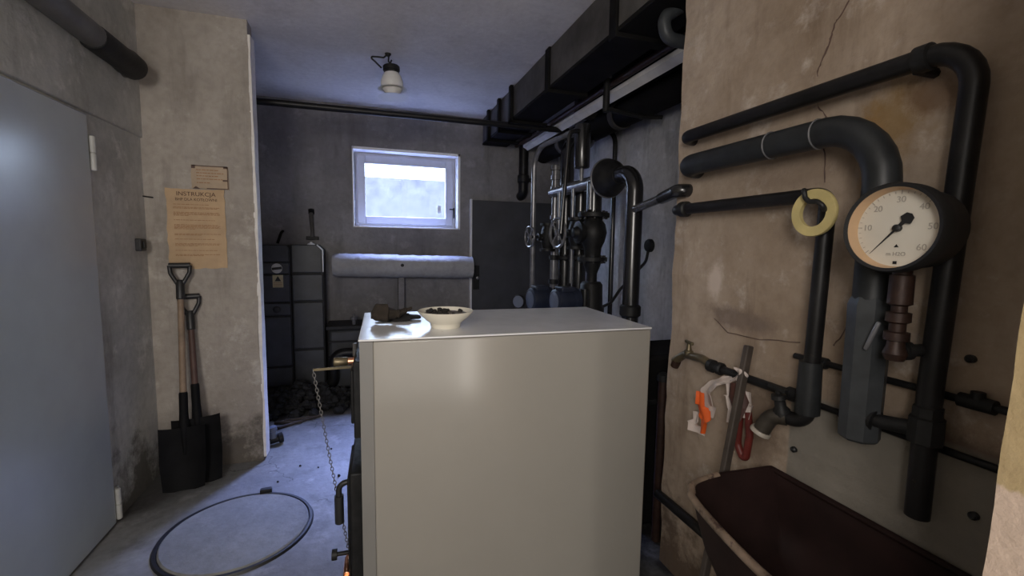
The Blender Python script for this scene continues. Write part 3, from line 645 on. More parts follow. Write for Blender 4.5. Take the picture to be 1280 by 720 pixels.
# ================================================================ FLOOR
mc = V((-.62, 2.385, 0))
t = thing('manhole_cover', mc, 'round grey manhole cover set in the concrete floor', 'manhole cover')
build('cover_plate', MB().lathe(mc+V((0, 0, -.01)), (0, 0, 1), [(0, .315), (.018, .315), (.024, .308), (.020, .27), (.024, .2), (.026, .1), (.026, .001)], 56), 'manhole', t)
build('cover_gap', MB().torus(mc+V((0, 0, .0)), (0, 0, 1), .328, .012, 56, 6), 'black', t)
build('cover_lug', MB().obox(mc+V((.06, .335, .015)), (1, .1, 0), .06, .035, .03), 'iron', t, bevel=.006)

# ================================================================ BOILER
BH = 1.105; bx0, bx1, by0, by1 = -.027, 1.064, 1.52, 2.105
t = thing('boiler', ((bx0+bx1)/2, (by0+by1)/2, 0), 'big cream sheet metal boiler casing standing in the middle of the room', 'boiler')
build('side_panel', MB().box((.016, by0, .04), (bx1, by1, BH-.009)), 'boiler', t, bevel=.005)
build('front_frame', MB().box((bx0, by0+.002, .04), (.0158, by1-.002, BH-.009)), 'boiler_frame', t, bevel=.001)
build('top_cover', MB().box((bx0-.003, by0-.001, BH-.007), (bx1+.003, by1+.01, BH)), 'boiler_top', t, bevel=.002)
build('plinth', MB().box((.02, by0+.03, 0), (bx1-.03, by1-.03, .042)), 'black', t)
t.rotation_euler.z = -.03; t.location += V((.0087, -.0165, 0))
dr = build('loading_door', MB().box((bx0-.028, by0+.12, .72), (bx0, by1-.12, 1.0)).box((bx0-.04, by0+.16, .76), (bx0-.028, by1-.16, .96)), 'iron', t, bevel=.005)
dr2 = build('ash_door', MB().box((bx0-.045, by0+.10, .10), (bx0, by1-.10, .60)).box((bx0-.058, by0+.14, .14), (bx0-.045, by1-.14, .56)), 'iron', t, bevel=.006)
hx, hy = bx0-.045, 1.76
build('door_handle', MB().pipe([(hx, hy, .50), (hx-.05, hy, .50), (hx-.05, hy, .36)], .011, .03, 12).tube([(hx-.05, hy, .45), (hx-.05, hy, .34)], .017, 12), 'black_plastic', dr2)
build('door_latch', MB().tube([(hx, hy-.02, .225), (hx-.06, hy-.02, .225)], .008, 10).lathe((hx-.06, hy-.02, .225), (-1, 0, 0), [(0, .02), (.018, .02)], 12), 'iron', dr2)
build('air_flap', MB().box((hx-.03, by0+.12, .11), (hx-.012, by0+.26, .19)).lathe((hx-.02, by0+.14, .19), (0, 1, 0), [(0, .014), (.1, .014)], 12), 'copper', dr2, bevel=.003)
# draught regulator with its arm and chain
ry = 1.81
rc = at(1, ry, 447, 451)
rg = build('draught_regulator', MB().lathe((bx0, ry, rc.z), (-1, 0, 0), [(0, .012), (.02, .012), (.021, .019), (.035, .019), (.036, .014), (.06, .014)], 18), 'copper', t)
build('regulator_knob', MB().lathe((bx0-.055, ry, rc.z), (-1, 0, 0), [(0, .014), (.004, .017), (.045, .018), (.052, .015)], 18), 'brass', rg)
build('regulator_mount', MB().box((bx0-.02, ry-.03, rc.z-.2), (bx0, ry+.03, rc.z-.04)), 'iron', t, bevel=.004)
build('regulator_nut', MB().lathe((bx0-.03, ry, rc.z+.02), (0, 0, 1), [(0, .008), (.05, .008)], 8), 'chain', rg)
a0 = at(1, ry, 446, 458); a1 = at(1, ry, 388, 463)
build('regulator_arm', MB().obox((a0+a1)/2, a1-a0, (a1-a0).length, .006, .009), 'brass', rg)
ce = V((bx0-.06, by0+.22, .13)); ce = at(1, 1.74, 438, 708)
ch = MB(); n = 58
for i in range(n):
    f0 = i/n; f1 = (i+1)/n; sag = lambda f: -.02*math.sin(math.pi*f)
    p0 = a1.lerp(ce, f0)+V((0, 0, sag(f0))); p1 = a1.lerp(ce, f1)+V((0, 0, sag(f1)))
    d = p1-p0; _, u, w = frame(d); c = (p0+p1)/2; axv = u if i % 2 else w; ot = w if i % 2 else u
    L = d.length*.66; pts = []
    for k in range(11):
        an = 2*math.pi*k/10; pts.append(c+d.normalized()*math.cos(an)*L+ot*math.sin(an)*.0052)
    ch.tube(pts, .0015, 5, False)
build('regulator_chain', ch, 'chain', rg)
# bowl
bc = at(2, BH, 557, 408.5); br = size(bc+V((0, 0, .05)), 34.5)
t = thing('ash_bowl', bc, 'cream ceramic bowl with cinders standing on the boiler lid', 'bowl')
r = br
build('bowl_body', MB().lathe(bc, (0, 0, 1), [(0, .52*r), (.006, .54*r), (.16*r, .56*r), (.19*r, .60*r), (.38*r, .82*r), (.56*r, .98*r), (.60*r, 1.0*r), (.61*r, .985*r), (.56*r, .95*r), (.38*r, .78*r), (.22*r, .5*r), (.2*r, .02*r)], 48), 'bowl', t, angle=60)
build('ash_fill', MB().lathe(bc, (0, 0, 1), [(.30*r, .3*r), (.47*r, .84*r), (.49*r, .8*r), (.51*r, .4*r), (.5*r, .01)], 32), 'ash', t)
cm = MB()
for i in range(26):
    a = random.uniform(0, 6.28); rr = .75*r*math.sqrt(random.random()); lump(cm, bc+V((math.cos(a)*rr, math.sin(a)*rr, .52*r+.003)), random.uniform(.005, .012), 6)
o = build('cinders', cm, 'ember', t, smooth=False); o['kind'] = 'stuff'
# gloves: two folded work cloths
def cloth(path, radii, flat, seed, n=20, wob=.18):
    rnd = random.Random(seed); pts = fillet(path, .05, 5); pts = [p.lerp(q, k/4) for p, q in zip(pts, pts[1:]) for k in range(4)]+[pts[-1]]; N = len(pts); rings = []
    ph = [rnd.uniform(0, 6.28) for _ in range(4)]
    for i, p in enumerate(pts):
        f = i/(N-1); d = (pts[min(i+1, N-1)]-pts[max(i-1, 0)]).normalized(); u = d.cross(V((0, 0, 1))).normalized()
        k = f*(len(radii)-1); j = min(int(k), len(radii)-2); e_ = k-j; e_ = e_*e_*(3-2*e_); rr = (radii[j]*(1-e_)+radii[j+1]*e_)*min(1, .35+5*min(f, 1-f))**.5
        ring = []
        for s in range(n):
            a = 2*math.pi*s/n; q = rr*(1+wob*math.sin(3*a+ph[0]+f*5)+wob*.6*math.sin(5*a+ph[1]-f*9))
            z = math.sin(a)*q*flat; ring.append(p+u*math.cos(a)*q+V((0, 0, max(z, -(p.z-BH)+.002))))
        rings.append(ring)
    return MB().loft(rings)
P = lambda x, y, px, py: None
gy = 1.82
g = lambda px, py, y=gy: at(1, y, px, py)
t = thing('work_glove', V((g(490, 400).x, gy, BH)), 'crumpled brown work glove lying on the boiler lid behind the bowl', 'glove')
build('glove_body', cloth([g(463, 395), g(470, 391), g(485, 391), g(497, 392)], [.022, .038, .036, .03], .95, 4), 'glove', t, angle=70)
build('glove_cuff', cloth([g(492, 392), g(500, 391), g(508, 388), g(516, 384.5)], [.027, .018, .016, .012], .8, 6), 'glove', t, angle=70)
solo('dark_rag', cloth([V((g(466, 400).x, 1.86, BH+.008)), V((g(490, 400).x, 1.87, BH+.008)), V((g(512, 398).x, 1.88, BH+.012)), V((g(530, 396).x, 1.88, BH+.010))], [.03, .05, .06, .04], .3, 8), 'rag',
     'flat black rag under the brown glove on the boiler lid', 'rag', (g(490, 400).x, 1.82, BH), angle=70)

for o in COL.objects:
    if o.name in ('glove_body', 'glove_cuff', 'dark_rag'):
        sm = o.modifiers.new('soften', 'SMOOTH'); sm.factor = .5; sm.iterations = 6
        o.modifiers.new('round', 'SUBSURF').render_levels = 1
# ================================================================ PIPEWORK BEHIND THE BOILER
HX = 1.45
def flange(mb, c, d, r, th, bolts=8):
    d = V(d).normalized(); c = V(c); mb.lathe(c-d*th/2, d, [(0, r*.97), (.003, r), (th-.003, r), (th, r*.97)], 28)
    _, u, w = frame(d)
    for k in range(bolts):
        a = 2*math.pi*(k+.5)/bolts; p = c+(u*math.cos(a)+w*math.sin(a))*r*.8
        mb.lathe(p-d*(th/2+.012), d, [(0, .009), (th+.024, .009)], 6)
    return mb
A = at(0, HX, 691, 243); B = at(0, HX, 748, 227); Hz = (A.z+B.z)/2
D = at(0, HX, 763, 220); E_ = at(0, HX, 793, 213)
t = thing('header_pipe', (HX, 2.9, Hz), 'shiny dark header pipe behind the boiler ending in a big round flange', 'pipe')
hz = 1.845
build('pipe_run', MB().tube([(HX, A.y, hz), (HX, D.y, hz)], .043, 20), 'pipe_steel', t)
fl = MB().lathe((HX, D.y+.05, hz), (0, -1, 0), [(0, .06), (.005, .112), (.012, .118), (.035, .118), (.04, .113), (.07, .108), (.10, .085), (.13, .06), (.16, .052)], 36)
build('end_flange', fl, 'iron', t)
build('rim_highlight', MB().torus((HX, D.y+.03, hz), (0, 1, 0), .117, .007, 40, 8), 'pipe_steel', t)  # paler ring added as a highlight on the flange edge
build('down_pipe', MB().pipe([(HX, D.y-.05, hz), (HX, 2.235, hz), (HX, 2.235, .06)], .047, .11, 20), 'pipe_back', t)
q = at(1, 2.235, 792, 387)
build('drain_joint', MB().lathe((HX, 2.235, q.z-.04), (0, 0, 1), [(0, .05), (.01, .06), (.06, .06), (.07, .05)], 20), 'iron', t)
# flanged gate valve column
y = 2.72; x = at(1, y, 741, 300).x
zz = lambda py, yy=y, pxx=741: at(1, yy, pxx, py).z
vx = HX
t = thing('valve_column', (x, y, .8), 'black cast iron flanged valve column behind the boiler under the round flange', 'valve')
build('upper_pipe', MB().tube([(x, y, hz), (x, y, zz(265))], .052, 18), 'pipe_back', t)
m = MB(); flange(m, (x, y, zz(269)), (0, 0, 1), .105, .03); build('upper_flange', m, 'iron', t)
build('valve_body', MB().lathe((x, y, zz(272)), (0, 0, -1), [(0, .055), (.02, .06), (zz(272)-zz(280), .08), (zz(272)-zz(291), .092), (zz(272)-zz(302), .078), (zz(272)-zz(310), .058), (zz(272)-zz(324), .052)], 28), 'iron', t)
build('valve_bonnet', MB().lathe((x, y, zz(291)), (-1, 0, 0), [(0, .06), (.09, .055), (.095, .075), (.115, .075), (.12, .04), (.15, .03)], 20), 'iron', t)
m = MB(); flange(m, (x, y, zz(324)), (0, 0, 1), .1, .03); build('middle_flange', m, 'iron', t)
build('reducer', MB().lathe((x, y, zz(327)), (0, 0, -1), [(0, .06), (.03, .055), (.08, .035), (zz(327)-zz(352), .036)], 22), 'iron', t)
m = MB(); m.lathe((x, y, zz(352)), (0, 0, -1), [(0, .06), (.02, .075), (.16, .078), (.18, .09), (.22, .09), (.225, .05), (.3, .05)], 24); m.tube([(x-.06, y-.02, zz(352)-.1), (x-.11, y-.05, zz(352)-.1)], .03, 12)
build('strainer_body', m, 'iron', t)
build('lower_pipe', MB().tube([(x, y, zz(352)-.28), (x, y, .04)], .045, 16), 'pipe_back', t)
# thick risers
y = 3.0
for i, (pxx, top, bot, r, lab, mat) in enumerate(((707, 182, 420, .052, 'thick black riser pipe behind the boiler with a bend at its top', 'pipe_back'), (725, 236, 420, .045, 'thick black riser pipe between the bent riser and the valve column', 'pipe_back'))):
    y = (3.42, 3.1)[i]; r += .006
    x = at(1, y, pxx, 290).x; zt = at(1, y, pxx, top).z
    t = thing('riser_pipe', (x, y, .1), lab, 'pipe', 'riser pipes behind the boiler')
    if i == 0: build('pipe_run', MB().pipe([(x, y, .05), (x, y, zt+.02), (x+.20, y+.0, zt+.06), (1.84, y+.3, zt+.08)], r, .14, 18), mat, t)
    else: build('pipe_run', MB().tube([(x, y, .05), (x, y, hz-.02)], r, 18), mat, t)
    m = MB(); flange(m, (x, y, at(1, y, pxx, 322).z), (0, 0, 1), r+.04, .03); build('pipe_flange', m, 'iron', t)
# segmented steel riser, far left
x = at(1, 3.38, 693, 290).x; zt = at(1, 3.38, 693, 208).z
t = thing('coupled_pipe', (x, 3.38, .1), 'pale steel pipe with ring couplings rising through the far end of the header', 'pipe')
build('pipe_run', MB().tube([(x, 3.38, .05), (x, 3.38, zt)], .03, 14), 'pipe_steel', t)
for py in (210, 222, 236, 272, 322, 352):
    z = at(1, 3.38, 693, py).z; build('pipe_coupling', MB().lathe((x, 3.38, z-.02), (0, 0, 1), [(0, .032), (.004, .04), (.036, .04), (.04, .032)], 16), 'pipe_steel' if py < 300 else 'iron', t)
# air separator cylinder on top
y = 2.72; x = at(1, y, 728, 180).x; z0 = at(1, y, 728, 211).z; z1 = at(1, y, 728, 155).z
t = thing('air_vessel', (x, y, hz), 'black upright air vessel cylinder standing on the header pipe', 'vessel')
build('vessel_body', MB().lathe((x, y, z0), (0, 0, 1), [(0, .03), (.004, .048), (.012, .052), (z1-z0-.012, .052), (z1-z0-.003, .048), (z1-z0, .03)], 26), 'pipe_back', t)
build('vessel_stem', MB().tube([(x, y, hz), (x, y, z0+.01)], .014, 10), 'pipe_steel', t)
# thin pipes
c1 = at(1, 3.3, 668, 198)
t = thing('thin_pipe', (c1.x, 3.3, .1), 'thin dark pipe rising left of the risers and bending toward the air vessel', 'pipe')
ctop = at(1, 2.76, 712, 163)
build('pipe_run', MB().pipe([(c1.x, 3.3, .05), (c1.x, 3.3, at(1, 3.3, 668, 186).z), (x-.02, 2.78, z1-.03)], .02, .16, 12), 'pipe_steel', t)
a = at(1, 2.68, 712, 168); c = at(1, 2.68, 701, 292)
t = thing('thin_pipe', (c.x, 2.68, .1), 'thin slanting dark pipe standing in front of the header and vessel', 'pipe')
build('pipe_run', MB().pipe([c, a+V((0, 0, .02)), (x-.01, 2.70, z1-.05)], .014, .05, 12), 'pipe_back', t)
for pxx, yt, y2, lab in ((716, 2.96, 354, 'thin bright steel rod pipe dropping from the middle of the header'), (738, 2.66, 262, 'short bright steel pipe between the header and the upper valve flange'), (699, 3.2, 300, 'thin bright steel pipe dropping from the far end of the header')):
    p = at(1, yt, pxx, 260); zb = at(1, yt, pxx, y2).z
    o = solo('branch_pipe', MB().tube([(p.x, yt, hz-.02), (p.x, yt, zb)], .013, 12), 'pipe_steel', lab, 'pipe', (p.x, yt, zb), 'small branch pipes under the header')
# handwheel valves
def wheel_valve(pw, py, y, R, reach, lab):
    c = at(1, y, pw, py); t = thing('wheel_valve', c, lab, 'valve', 'handwheel valves')
    w = MB().torus(c, (1, .12, 0), R, R*.11, 32, 8); d, u, v = frame((1, .12, 0))
    for k in range(4):
        a = math.pi/4+math.pi/2*k; w.tube([c, c+(u*math.cos(a)+v*math.sin(a))*R], R*.07, 8)
    w.lathe(c-d*.012, d, [(0, R*.16), (.024, R*.18), (.03, R*.1)], 14)
    build('handwheel', w, 'pipe_steel', t)
    b = MB().lathe(c, d, [(0, .011), (reach*.45, .011), (reach*.46, .03), (reach*.55, .03), (reach*.56, .022), (reach*.7, .026), (reach*.8, .05), (reach, .055), (reach*1.15, .05)], 18)
    build('valve_stem', b, 'iron', t)
    e = c+d*reach
    build('valve_body', MB().lathe(e+V((0, 0, -.11)), (0, 0, 1), [(0, .06), (.02, .06), (.022, .04), (.07, .052), (.11, .058), (.15, .052), (.198, .04), (.2, .06), (.22, .06)], 22), 'iron', t)
    return t
wheel_valve(662, 296, 3.28, size(at(1, 3.28, 662, 296), 12.5), .16, 'smaller handwheel valve behind the boiler before the grey door')
wheel_valve(697, 291, 2.85, size(at(1, 2.85, 697, 291), 18), .15, 'larger handwheel valve behind the boiler in front of the risers')
# pumps
def pump(px, py, y, r, lab):
    c = at(1, y, px, py); t = thing('circulation_pump', c, lab, 'pump', 'blue circulation pumps')
    build('motor_housing', MB().lathe(c+V((-.09, -.01, 0)), (1, .1, 0), [(0, r*.8), (.006, r*.95), (.02, r), (.1, r), (.105, r*.9), (.12, r*.9), (.125, r*1.05), (.16, r*1.05), (.165, r*.6)], 30), 'blue_pump', t)
    build('motor_cap', MB().lathe(c+V((-.095, -.0105, 0)), (1, .1, 0), [(0, r*.55), (.004, r*.72), (.01, r*.74)], 26), 'gauge_white', t)
    build('terminal_box', MB().box(tuple(c+V((-.06, -.06, r*.75))), tuple(c+V((.04, .05, r*1.15)))), 'blue_pump', t, bevel=.006)
    build('pump_pipe', MB().tube([c+V((.14, .02, r*.9)), c+V((.14, .02, -c.z+.04))], .03, 14), 'pipe_back', t)
pump(676, 374, 3.05, .088, 'blue grey circulation pump behind the boiler next to the small gauge')
pump(708, 376, 2.6, .080, 'blue grey circulation pump behind the boiler beside the valve column')
c = at(1, 2.9, 648, 377)
t = thing('pressure_gauge', c, 'small pale dial gauge peeping over the boiler lid left of the pumps', 'gauge')
dv = (EYE-c); dv = V((-.75, -.65, .05)).normalized()
build('gauge_case', MB().lathe(c-dv*.03, dv, [(0, .03), (.004, .046), (.03, .048), (.034, .046)], 26), 'iron', t)
build('gauge_dial', MB().lathe(c+dv*.003, dv, [(0, .041), (.002, .041)], 26), 'gauge_white', t, smooth=False)
build('gauge_stem', MB().pipe([c-dv*.01, c+V((0, 0, -.13)), at(1, 3.05, 676, 374)+V((-.03, 0, -.06))], .01, .03, 10), 'brass', t)
# thin pipe on the recess wall
a = at(0, XR-.06, 742, 148); c = at(0, XR-.06, 768, 168)
t = thing('thin_pipe', (XR-.06, 3.3, .1), 'thin black pipe bending down the recessed right wall behind the flange', 'pipe')
build('pipe_run', MB().pipe([(XR-.06, 4.1, c.z+.03), (XR-.06, c.y-.02, c.z+.03), (XR-.06, c.y-.03, .05)], .02, .12, 12), 'pipe_back', t)
# junction box and cable
j = at(0, XR-.01, 812, 307)
t = thing('junction_box', j, 'round dark junction box with cable on the recessed right wall', 'junction box')
build('box_body', MB().lathe((XR, j.y, j.z), (-1, 0, 0), [(-.004, .05), (.02, .05), (.03, .044), (.034, .03)], 24), 'iron', t)
e1 = at(1, 2.74, 752, 384)
build('box_cable', MB().pipe([(XR-.02, j.y, j.z-.04), (XR-.05, j.y-.02, j.z-.12), at(1, 2.85, 775, 362), at(1, 2.8, 764, 378), e1], .011, .1, 10), 'black', t)
# slanting branch from the down pipe to the near wall corner
s0 = V((HX-.01, 2.22, at(1, 2.22, 797, 262).z)); s1 = at(1, YF+.06, 842, 240)
s1 = at(0, XF-.03, 851, 238)
t = thing('slanting_pipe', s0, 'slanting bare pipe from the down pipe to the near wall edge', 'pipe')
mid = s0.lerp(s1, .7)
build('pipe_run', MB().tube([s0, mid], .021, 16), 'pipe_steel', t)
build('pipe_lagging', MB().pipe([mid-(s1-s0)*.03, s1+V((-.012, -.0, 0)), s1+V((.1, -.02, .0))], .027, .025, 16), 'pipe_back', t)
# rusty pipe and dark casting between boiler and wall
t = thing('rusty_pipe', (1.32, 1.74, 0), 'brown rusty upright pipe in the gap between boiler and right wall', 'pipe')
zt = at(0, 1.32, 822, 470).z
build('pipe_run', MB().tube([(1.32, 1.735, .0), (1.32, 1.735, zt)], .022, 14), 'bronze', t)
build('pipe_cap', MB().lathe((1.32, 1.735, zt-.01), (0, 0, 1), [(0, .03), (.03, .03), (.04, .012)], 14), 'iron', t)
zc_ = at(1, 2.0, 825, 433).z
t = thing('flue_box', (1.5, 2.05, 0), 'black sooty flue box in the gap behind the boiler and the near wall', 'flue box')
build('flue_body', MB().box((1.27, 1.82, .02), (1.98, 2.16, zc_)), 'soot', t, bevel=.02)
build('flue_lid', MB().box((1.26, 1.81, zc_-.24), (1.99, 2.17, zc_-.215)), 'iron', t, bevel=.004)

# ================================================================ NEAR RIGHT WALL
X0 = XF
def wallpt(px, py, off): return at(0, X0-off, px, py)
ck = MB()
for line, wd in (([(1062, 0), (1050, 20), (1043, 30), (1040, 44), (1034, 60), (1028, 75), (1023, 88), (1021, 104), (1020, 112)], .0026), ([(1020, 122), (1024, 134), (1034, 146), (1037, 156)], .0022), ([(1030, 186), (1031, 205), (1031, 228)], .002), ([(1080, 362), (1066, 384), (1062, 400), (1050, 422), (1042, 432)], .0018), ([(893, 398), (910, 416), (950, 424), (1000, 428)], .0015)):
    pts = [at(0, X0-.0005, x_, y_) for x_, y_ in line]; fine = []
    for p_, q_ in zip(pts, pts[1:]):
        for k in range(4): fine.append(p_.lerp(q_, k/4)+V((0, random.uniform(-.002, .002), random.uniform(-.002, .002))))
    fine.append(pts[-1]); ck.tube(fine, [wd*random.uniform(.5, 1.2) for _ in fine], 5)
ct = struct('wall_crack', ck, 'tape'); ct['kind'] = 'structure'
# upper long pipe: along the wall, elbow, down
off = .06; a = wallpt(848, 172, off); c = wallpt(1150, 80, off); d = wallpt(1218, 92, off); f = wallpt(1146, 645, off)
zt = (a.z+c.z)/2; xx = X0-off; yv = wallpt(1216, 140, off).y; yv2 = f.y; ye = wallpt(853, 172, off).y
t = thing('wall_pipe', (xx, .9, f.z), 'long black pipe along the top of the right wall turning down beside the gauge', 'pipe')
build('pipe_run', MB().pipe([(xx+.1, ye, zt), (xx, ye, zt), (xx, yv, zt), (xx, yv2, f.z+.3), (xx, yv2, f.z)], .0235, [.05, .085, .02], 18), 'pipe', t)
e = wallpt(1160, 88, off)
build('elbow_socket', MB().lathe((xx, e.y-.008, zt), (0, 1, 0), [(0, .024), (.003, .030), (.03, .030), (.033, .024)], 18), 'iron', t)
e = wallpt(1165, 530, off)
build('pipe_union', MB().lathe((xx, yv2, e.z-.05), (0, 0, 1), [(0, .024), (.004, .033), (.06, .033), (.064, .028), (.085, .028), (.089, .024)], 8), 'iron', t)
build('side_tap', MB().tube([(xx, yv2, e.z-.02), (xx-.02, yv2+.1, e.z-.03)], [.02, .016], 12).lathe((xx-.02, yv2+.09, e.z-.03), (0, 1, .1), [(0, .026), (.04, .026), (.05, .012)], 14), 'iron', t)
m = MB()
for py in (100,): 
    p = wallpt(1168, 98, .0); m.tube([(X0+.01, p.y, zt-.02), (xx, p.y, zt-.02)], .012, 8)
build('wall_hook', m, 'iron', t)
# thick pipe: horizontal, bend, down behind the gauge
off = .075; xx = X0-off; a = at(0, xx, 845, 211); c = at(0, xx, 1030, 166); d = at(0, xx, 1108, 225); f = at(0, xx, 1073, 548)
zt = (a.z+c.z)/2; R = .039
t = thing('thick_pipe', (xx, .9, f.z), 'thick grey black pipe bending down the right wall behind the gauge', 'pipe')
yv = f.y; ye = at(0, xx, 853, 211).y
build('pipe_run', MB().pipe([(xx+.12, ye, zt), (xx, ye, zt), (xx, yv, zt), (xx, yv, f.z+.06)], R, [.07, .15], 22), 'pipe_grey', t)
hx_ = MB().lathe((xx, yv, f.z), (0, 0, 1), [(0, .044), (.008, .05), (.33, .05), (.35, .062), (.37, .062), (.38, .05)], 8)
build('hexagon_sleeve', MB().lathe((xx, yv, f.z), (0, 0, 1), [(0, .038), (.006, .044), (.30, .046), (.34, .047), (.36, .040)], 8), 'sleeve', t, angle=20)
for py, pxx in ((182, 965), (170, 1024)):
    e = at(0, xx, pxx, py); build('weld_ring', MB().torus((xx, e.y, zt), (0, 1, 0), R, .003, 24, 6), 'pipe_steel', t)
e = at(0, xx-.05, 1090, 420)
build('valve_lever', MB().obox(e, (0, -.35, 1), .075, .010, .008, (1, 0, 0)), 'pipe_steel', t, bevel=.003)
# lower pipe with elbow ending in a nozzle over the basin
off = .06; xx = X0-off; a = at(0, xx, 838, 265); c = at(0, xx, 1000, 244); g2 = at(0, xx, 1036, 300); f = at(0, xx, 1010, 500)
zt = (a.z+c.z)/2; yv = f.y; ye = at(0, xx, 842, 265).y
t = thing('tap_pipe', (xx, 1.1, f.z), 'black pipe running along the right wall and down to a nozzle over the basin', 'pipe')
n0 = at(0, xx-.06, 962, 538); zn = at(0, xx, 1010, 530).z
build('pipe_run', MB().pipe([(xx+.1, ye, zt), (xx, ye, zt), (xx, yv-.012, zt), (xx, yv, zn), (xx-.02, yv+.075, zn-.0), (xx-.03, yv+.085, zn-.01)], .021, [.035, .035, .05, .03], 16), 'pipe', t)
build('end_collar', MB().lathe((xx, ye-.085, zt), (0, 1, 0), [(0, .024), (.005, .03), (.035, .03), (.04, .024)], 14), 'iron', t)
build('pipe_sleeve', MB().tube([(xx, yv, zn+.03), (xx, yv, zn+.18)], [.032, .029], 16), 'pipe_grey', t)
nz = MB().pipe([(xx-.015, yv+.05, zn), (xx-.035, yv+.085, zn-.004), (xx-.05, yv+.105, zn-.062)], .024, .04, 16)
build('tap_nozzle', nz, 'dull_brass', t)
build('nozzle_rim', MB().lathe((xx-.048, yv+.103, zn-.055), V((-.015, .02, -.058)), [(0, .028), (.003, .030), (.012, .030), (.015, .022)], 18), 'porcelain', t)
build('tap_bonnet', MB().lathe((xx-.02, yv+.06, zn), (-.2, .1, 1), [(0, .024), (.02, .024), (.03, .016), (.05, .015), (.055, .022), (.068, .02), (.07, .008), (.085, .008)], 12).obox((xx-.037, yv+.068, zn+.085), (0, 1, .1), .06, .012, .012), 'iron', t)
# gasket ring hanging on a hook
gx = X0-.105; gc = at(0, gx, 1017.5, 266)
Ro = size(gc, 29); Rm = Ro*.79
t = thing('gasket_ring', gc, 'yellow flat gasket ring hanging on the wall pipe elbow', 'ring')
tilt = V((-1, .0, .0))
d, u, w = frame(tilt)
vs = MB(); vs.lathe(gc+V((.006, 0, 0)), tilt, [(0, Ro*.6), (0, Ro), (.002, Ro+.001), (.010, Ro+.001), (.012, Ro), (.012, Ro*.6)], 48, False)
n = 48; last = len(vs.v)-n
vs.f += [(last+k, last+(k+1) % n, (k+1) % n, k) for k in range(n)]
build('ring_body', vs, 'gasket', t, angle=50)
p = lambda x, y, o=.125: at(0, X0-o, x, y)
solo('pipe_hook', MB().pipe([at(0, X0-.03, 1006, 246), p(1005, 237), p(1006.5, 247), p(1011, 252), p(1022, 252), p(1029, 257), p(1031, 263, .11)], .0065, .012, 10), 'black', 'bent black hook holding the yellow gasket ring', 'hook', p(1006, 246))
# big gauge
gx1 = X0-.205; gc = at(0, gx1, 1119, 285); R = size(gc, 54)
t = thing('pressure_gauge', gc, 'large round cream dial pressure gauge on the right wall pipes', 'gauge')
AX = V((-1, -.04, 0.02)).normalized()
build('gauge_case', MB().lathe(gc-AX*.095, AX, [(0, R*.5), (.005, R*.86), (.01, R*.92), (.075, R*.94), (.078, R*1.03), (.112, R*1.03), (.116, R*1.0), (.114, R*.93), (.09, R*.92)], 56, False), 'black', t)
build('gauge_back', MB().lathe(gc-AX*.096, AX, [(0, R*.5), (.005, R*.5)], 30), 'black', t)
build('bezel_ring', MB().lathe(gc-AX*.012, AX, [(0, R*.885), (.028, R*.925), (.0285, R*.935), (0, R*.93)], 56, False), 'bezel_in', t)
build('dial_plate', MB().lathe(gc-AX*.014, AX, [(0, R*.92), (.003, R*.92)], 56), 'dial', t, smooth=False)
d, _, _ = frame(AX); up = (V((0, 0, 1))-d*d.z).normalized(); rt = up.cross(d).normalized()   # rt = to the reader's right
if rt.dot(V((0, -1, 0))) < 0: rt = -rt
fc = gc-AX*.010
def dial(a, r): a = math.radians(a); return fc+(rt*math.sin(a)+up*math.cos(a))*R*r
for s, a in (('10', -88), ('20', -45), ('30', 0), ('40', 45), ('50', 88), ('60', 132)):
    cu = bpy.data.curves.new('dial_number', 'FONT'); cu.body = s; cu.size = R*.2; cu.align_x = 'CENTER'; cu.align_y = 'CENTER'; cu.extrude = .0003; cu.materials.append(M['dial_ink'])
    o = bpy.data.objects.new('dial_number', cu); COL.objects.link(o); o = mesh_text('dial_number', o); o.parent = t; o.matrix_local = Matrix((rt, up, AX)).transposed().to_4x4(); o.location = dial(a, .66)-gc
for s, z, h in (('m H2O', -.60, .13),):
    cu = bpy.data.curves.new('dial_unit', 'FONT'); cu.body = s; cu.size = R*h; cu.align_x = 'CENTER'; cu.align_y = 'CENTER'; cu.extrude = .0003; cu.materials.append(M['dial_ink'])
    o = bpy.data.objects.new('dial_unit', cu); COL.objects.link(o); o = mesh_text('dial_unit', o); o.parent = t; o.matrix_local = Matrix((rt, up, AX)).transposed().to_4x4(); o.location = fc+up*R*z-gc
tk = MB()
for k in range(31):
    a = -132+k*264/30; tk.obox(dial(a, .83), dial(a, 1)-dial(a, .5), R*(.09 if k % 5 == 0 else .05), .001 if k % 5 else .0016, .0006, AX)
build('dial_scale', tk, 'dial_ink', t, smooth=False)
sq = fc-up*R*.80; build('dial_mark', MB().obox(sq, up, R*.07, R*.08, .0008, AX).prism([fc+up*R*-.44+rt*R*.05, fc+up*R*-.44-rt*R*.05, fc+up*R*-.37], AX*.0006), 'black', t, smooth=False)
na = 221; fc2 = gc-AX*.006
def nd(a, r, s=0):
    a = math.radians(a); v = rt*math.sin(a)+up*math.cos(a); w = rt*math.cos(a)-up*math.sin(a); return fc2+v*R*r+w*R*s
build('needle', MB().prism([nd(na, .80, 0), nd(na, .1, .022), nd(na, -.18, .045), nd(na, -.24, .14), nd(na, -.38, .1), nd(na, -.42, 0), nd(na, -.38, -.1), nd(na, -.24, -.14), nd(na, -.18, -.045), nd(na, .1, -.022)], AX*.0015).lathe(fc2-AX*.004, AX, [(0, R*.085), (.008, R*.085), (.01, R*.05)], 18), 'black', t)
